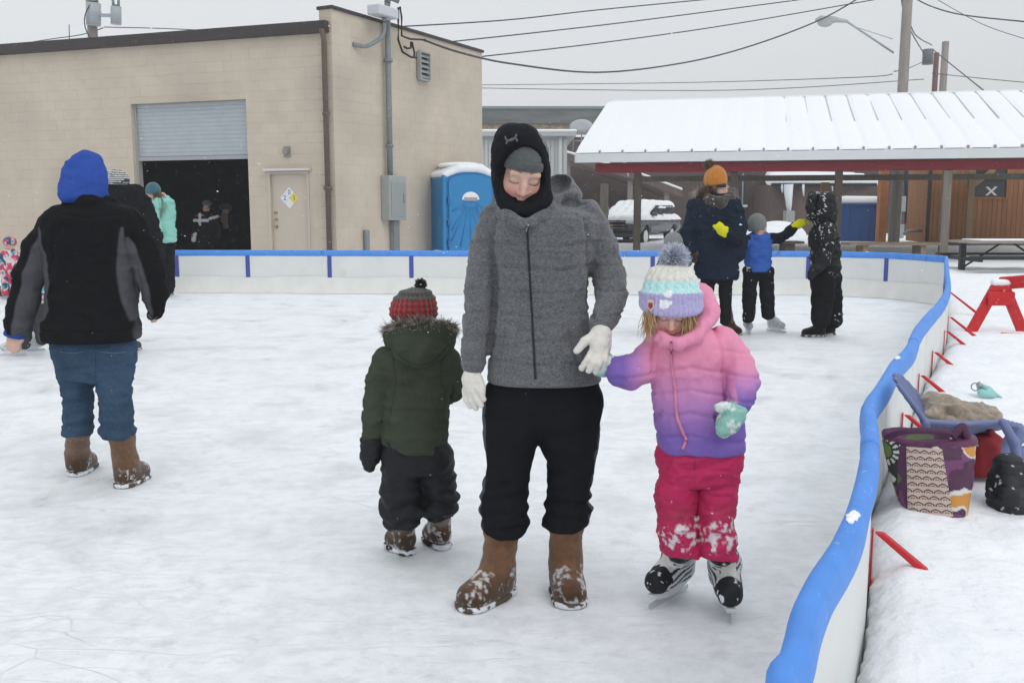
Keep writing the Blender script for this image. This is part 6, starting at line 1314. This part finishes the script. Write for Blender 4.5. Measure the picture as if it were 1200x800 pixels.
rg = np.random.default_rng(31); n = 500; t_ = rg.uniform(0, 6.28, n); rt = A([P.q(949.5 + .8 * math.sin(k), 243 + 11 * math.cos(k), .1 * math.sin(k)) for k in t_]); strands('hood_trim', rt, rt - P.q(956, 243, 0), .05, .003, np.outer(rg.uniform(.4, 1.3, n), [.05, .048, .046]), P.root, furm, jit=.5)
s = Shape(); s.chain(P.ch([(957, 314, -.19, 5.5), (952, 320, -.2, 5.5), (950, 325, -.2, 4)]), .01); P.part('mitten', s, nylon, flat(BK))
# small child mostly hidden behind the girl
far(10.1, 789, 396, 'little child in grey knit hat and dark coat beside the woman in navy', [(288, 782, 796), (294, 776, 803), (310, 775, 804), (335, 775, 804)], [[(779, 298, 0, 6), (775, 315, 0, 5.5), (776, 328, -.03, 5)], [(799, 298, 0, 6), (806, 306, -.03, 5.5), (811, 303, -.06, 4.5)]], [[(784, 335, 0, 8), (783, 384, 0, 6.5)], [(796, 335, 0, 8), (797, 384, 0, 6.5)]],
    [.03, .032, .036], [.013, .013, .016], ((789, 284, 0), .3, .1, 0, .82), [(272, 785, 793), (276, 780, 798), (283, 778, 800), (289, 779, 799)], [.20, .21, .22], boots=[((783, 395), 180, .18, (783, 380, 0)), ((797, 395), 170, .18, (797, 380, 0))])
# dark-clad adult behind the woman in the blue hood
P = far(9.0, 145, 412, 'adult in black jacket and striped hat, half hidden by woman in blue hood',
    [(214, 122, 150), (222, 108, 168), (240, 103, 172), (280, 104, 170), (320, 106, 168), (340, 107, 167)], [[(108, 228, 0, 11), (103, 260, 0, 10), (104, 300, 0, 9)], [(162, 228, 0, 11), (174, 262, 0, 11), (183, 300, 0, 10), (186, 330, -.05, 8.5)]], [[(122, 338, 0, 13), (120, 375, 0, 10), (121, 405, 0, 8)], [(150, 338, 0, 13), (150, 375, 0, 10), (150, 405, 0, 8)]],
    snowspot([.012, .013, .015], .78, 14), [.012, .012, .014], ((137, 219, 0), math.radians(150), 0, 0, .9), [(199, 130, 144), (203, 125, 149), (210, 122, 151), (218, 122, 151)], lambda V, N: np.where((np.sin(V[:, 2] * 330 + 14 * V[:, 0]) > .2)[:, None], [.62, .64, .66], [.02, .02, .022]), boots=[((121, 414), 10, .26, (121, 395, 0)), ((150, 413), 0, .26, (150, 395, 0))])
# girl in mint jacket by the boards
P = far(14.95, 194, 346, 'girl in mint green jacket and teal hat leaning down beside the rink board end',
    [(229, 183, 198), (234, 180, 203), (250, 178, 205), (270, 177, 206), (284, 177, 206)], [[(185, 237, -.1, 5), (182, 255, -.14, 5), (186, 270, -.16, 4.5)], [(199, 238, .1, 5), (200, 256, .14, 5), (196, 272, .14, 4)]], [[(188, 283, -.05, 6.5), (187, 312, -.05, 5.5), (188, 338, -.05, 5)], [(198, 283, .05, 6.5), (199, 312, .05, 5.5), (200, 338, .05, 5)]],
    [.25, .54, .47], [.011, .011, .013], ((178, 230, 0), math.radians(-75), math.radians(28), 0, .98), [(213.5, 174, 182), (217, 171, 187), (223, 171, 188), (228, 172, 187)], [.03, .12, .15], boots=[((193, 346), 262, .25, (188, 332, -.05)), ((204, 345), 268, .25, (200, 332, .05))], hands=[[[(186, 271, -.16, 4), (187, 277, -.16, 4.5), (187, 283, -.16, 3)]]], handc=flat([.012, .012, .013]))
rg = np.random.default_rng(2); n = 300; rt = P.q(186, 229, -.06) + rg.normal(0, .03, (n, 3)); strands('hair', rt, np.tile([.25, -.1, -1.], (n, 1)), .3, .004, np.outer(rg.uniform(.6, 1.3, n), [.13, .075, .04]), P.root, hairm, jit=.2)
# two people in the doorway of the garage
def stripe(Y):
    z0 = W(0, 258, Y)[2]
    def f(V, N):
        C = np.tile([.012, .012, .014], (len(V), 1)); z = V[:, 2]; x = V[:, 0] - W(242, 258, Y)[0]; C[np.abs(z - z0 - .3 * np.abs(x) * (x > .1)) < .03] = [.72, .72, .74]; C[(np.abs(x + .1) < .03) & (z < z0 + .15) & (z > z0 - .12) & (N[:, 1] < 0)] = [.72, .72, .74]; return C
    return f
far(21.6, 242, 310, 'person in black jacket with white chest stripes and grey hat in the garage doorway', [(246, 238, 247), (250, 231, 254), (262, 229, 256), (276, 231, 255), (288, 232, 254)], [[(232, 254, 0, 4.2), (229, 266, -.05, 4), (228, 276, -.1, 3.5)], [(253, 254, 0, 4.2), (257, 266, 0, 4), (256, 280, 0, 3.5)]], [[(237, 288, 0, 5.5), (237, 306, 0, 4)], [(248, 288, 0, 5.5), (248, 306, 0, 4)]], stripe(21.6), [.012, .012, .013], ((242, 244, -.03), 0.2, .1, 0, .98), [(234.5, 239, 245), (237, 237, 247.5), (241, 237, 248)], [.11, .11, .11], boots=[((237, 308.5), 185, .25, (237, 303, 0)), ((248, 308.5), 175, .25, (248, 303, 0))], hands=[[[(228, 276, -.1, 3), (227, 281, -.12, 2.8), (229, 274, -.14, 2)]]], handc=flat([.7, .7, .72]), vox=.016)
far(22.6, 265, 306, 'person in blue hat and pale scarf deep in the garage doorway shade', [(249, 260, 270), (253, 256, 275), (266, 254, 276), (288, 255, 275)], [[(257, 257, 0, 4), (254, 275, 0, 3.5)], [(274, 257, 0, 4), (277, 275, 0, 3.5)]], [[(260, 288, 0, 5), (260, 303, 0, 4)], [(270, 288, 0, 5), (270, 303, 0, 4)]], lambda V, N: np.where((np.abs(V[:, 0] - W(265, 260, 22.6)[0]) < .09)[:, None] & (V[:, 2] > W(0, 268, 22.6)[2])[:, None], [.30, .26, .22], [.02, .02, .025]), [.012, .012, .013], ((265, 246, -.03), -.2, .1, 0, .98), [(238.5, 260, 269), (241, 257, 272), (246, 257, 272)], [.04, .10, .2], boots=[((260, 305.5), 185, .25, (260, 300, 0)), ((270, 305.5), 175, .25, (270, 300, 0))], vox=.018)
# two children in floral snowsuits at the rink's far side
def floral(V, N):
    a = noise(V, 17, 3); b_ = noise(V, 23, 8); C = np.tile([.62, .55, .56], (len(V), 1)); C[a > .56] = [.55, .06, .12]; C[a < .34] = [.10, .33, .38]; C[b_ > .7] = [.05, .08, .14]; C[b_ < .24] = [.62, .22, .26]; return C
far(8.9, 36, 417, 'small child in red and teal floral jacket and dark trousers on white skates', [(302, 30, 46), (308, 23, 53), (325, 22, 55), (345, 22, 55), (360, 24, 54)], [[(25, 313, 0, 7.5), (19, 328, 0, 7), (18, 342, -.05, 6)], [(51, 313, 0, 7.5), (56, 330, 0, 7), (55, 346, -.05, 6)]], [[(32, 358, 0, 9.5), (30, 382, 0, 8), (29, 402, 0, 7)], [(46, 358, 0, 9.5), (48, 382, 0, 8), (49, 398, 0, 7)]], floral, [.05, .05, .055], ((38, 294, 0), pi, 0, 0, .84), [(279, 33, 42), (283, 28, 47), (291, 26, 49), (299, 27, 48)], floral, skates=[((30, 416), 250, .22, (29, 400, 0)), ((52, 411), 260, .22, (49, 396, 0))], vox=.012)
far(14.6, 10, 346, 'child in pink and white floral snowsuit standing far across the ice', [(292, 6, 16), (296, 2, 21), (308, 1, 22), (320, 2, 21)], [[(3, 299, 0, 4), (-1, 312, 0, 3.6)], [(20, 299, 0, 4), (23, 312, 0, 3.6)]], [[(7, 320, 0, 5.5), (6, 342, 0, 4.5)], [(16, 320, 0, 5.5), (17, 342, 0, 4.5)]], floral, floral, ((11, 287, 0), .3, .1, 0, .82), [(277, 8, 14), (280, 5, 18), (287, 4, 19)], floral, boots=[((6, 346), 180, .19, (6, 338, 0)), ((17, 346), 175, .19, (17, 338, 0))], vox=.016)

# ================================================================== FALLING SNOW
rg = np.random.default_rng(21); n = 4200
Yf = .9 + 19 * rg.uniform(0, 1, n) ** .75; Xf = rg.uniform(-.62, .62, n) * Yf; Zf = rg.uniform(.02, 1, n) * (1.36 + Yf * .30)
ok = Zf < 8; Pf = np.stack([Xf, Yf, Zf], 1)[ok]; n = len(Pf); r = rg.uniform(.0005, .0012, (n, 1)) * (.7 + .11 * Pf[:, 1:2]); d = A([1, 0, -.18]) + rg.normal(0, .25, (n, 3)); d /= np.linalg.norm(d, axis=1, keepdims=True)
e1 = np.cross(d, A([0, 0, 1.])); e1 /= np.linalg.norm(e1, axis=1, keepdims=True); e2 = np.cross(d, e1); V = np.stack([Pf - d * r * 2.2, Pf + e1 * r, Pf + e2 * r, Pf - e1 * r, Pf - e2 * r, Pf + d * r * 2.2], 1).reshape(-1, 3); b0 = np.arange(n)[:, None] * 6
F = np.concatenate([b0 + A(t) for t in ([0, 1, 2], [0, 2, 3], [0, 3, 4], [0, 4, 1], [5, 2, 1], [5, 3, 2], [5, 4, 3], [5, 1, 4])])
fl = link_mesh('falling_snow', np_mesh('falling_snow', V, F), mat('snowflake', (.86, .87, .9), rough=.9)); tag(fl, 'snowflakes drifting down through the air over the rink', 'snow', kind='stuff')

# ================================================================== AIR THICK WITH SNOW
HZ = float('0.0022')
hm = bpy.data.materials.new('haze'); hm.use_nodes = True; hn = hm.node_tree; hn.nodes.clear(); ho = hn.nodes.new('ShaderNodeOutputMaterial'); pv = hn.nodes.new('ShaderNodeVolumePrincipled')
pv.inputs['Color'].default_value = (.93, .95, .98, 1); pv.inputs['Density'].default_value = HZ; hn.links.new(pv.outputs[0], ho.inputs['Volume'])
hz_o = MB().box(-460, 460, -70, 910, -1.1, 14).build('haze', hm); tag(hz_o, 'pale air thick with fine falling snow over the whole place', 'haze', kind='stuff')
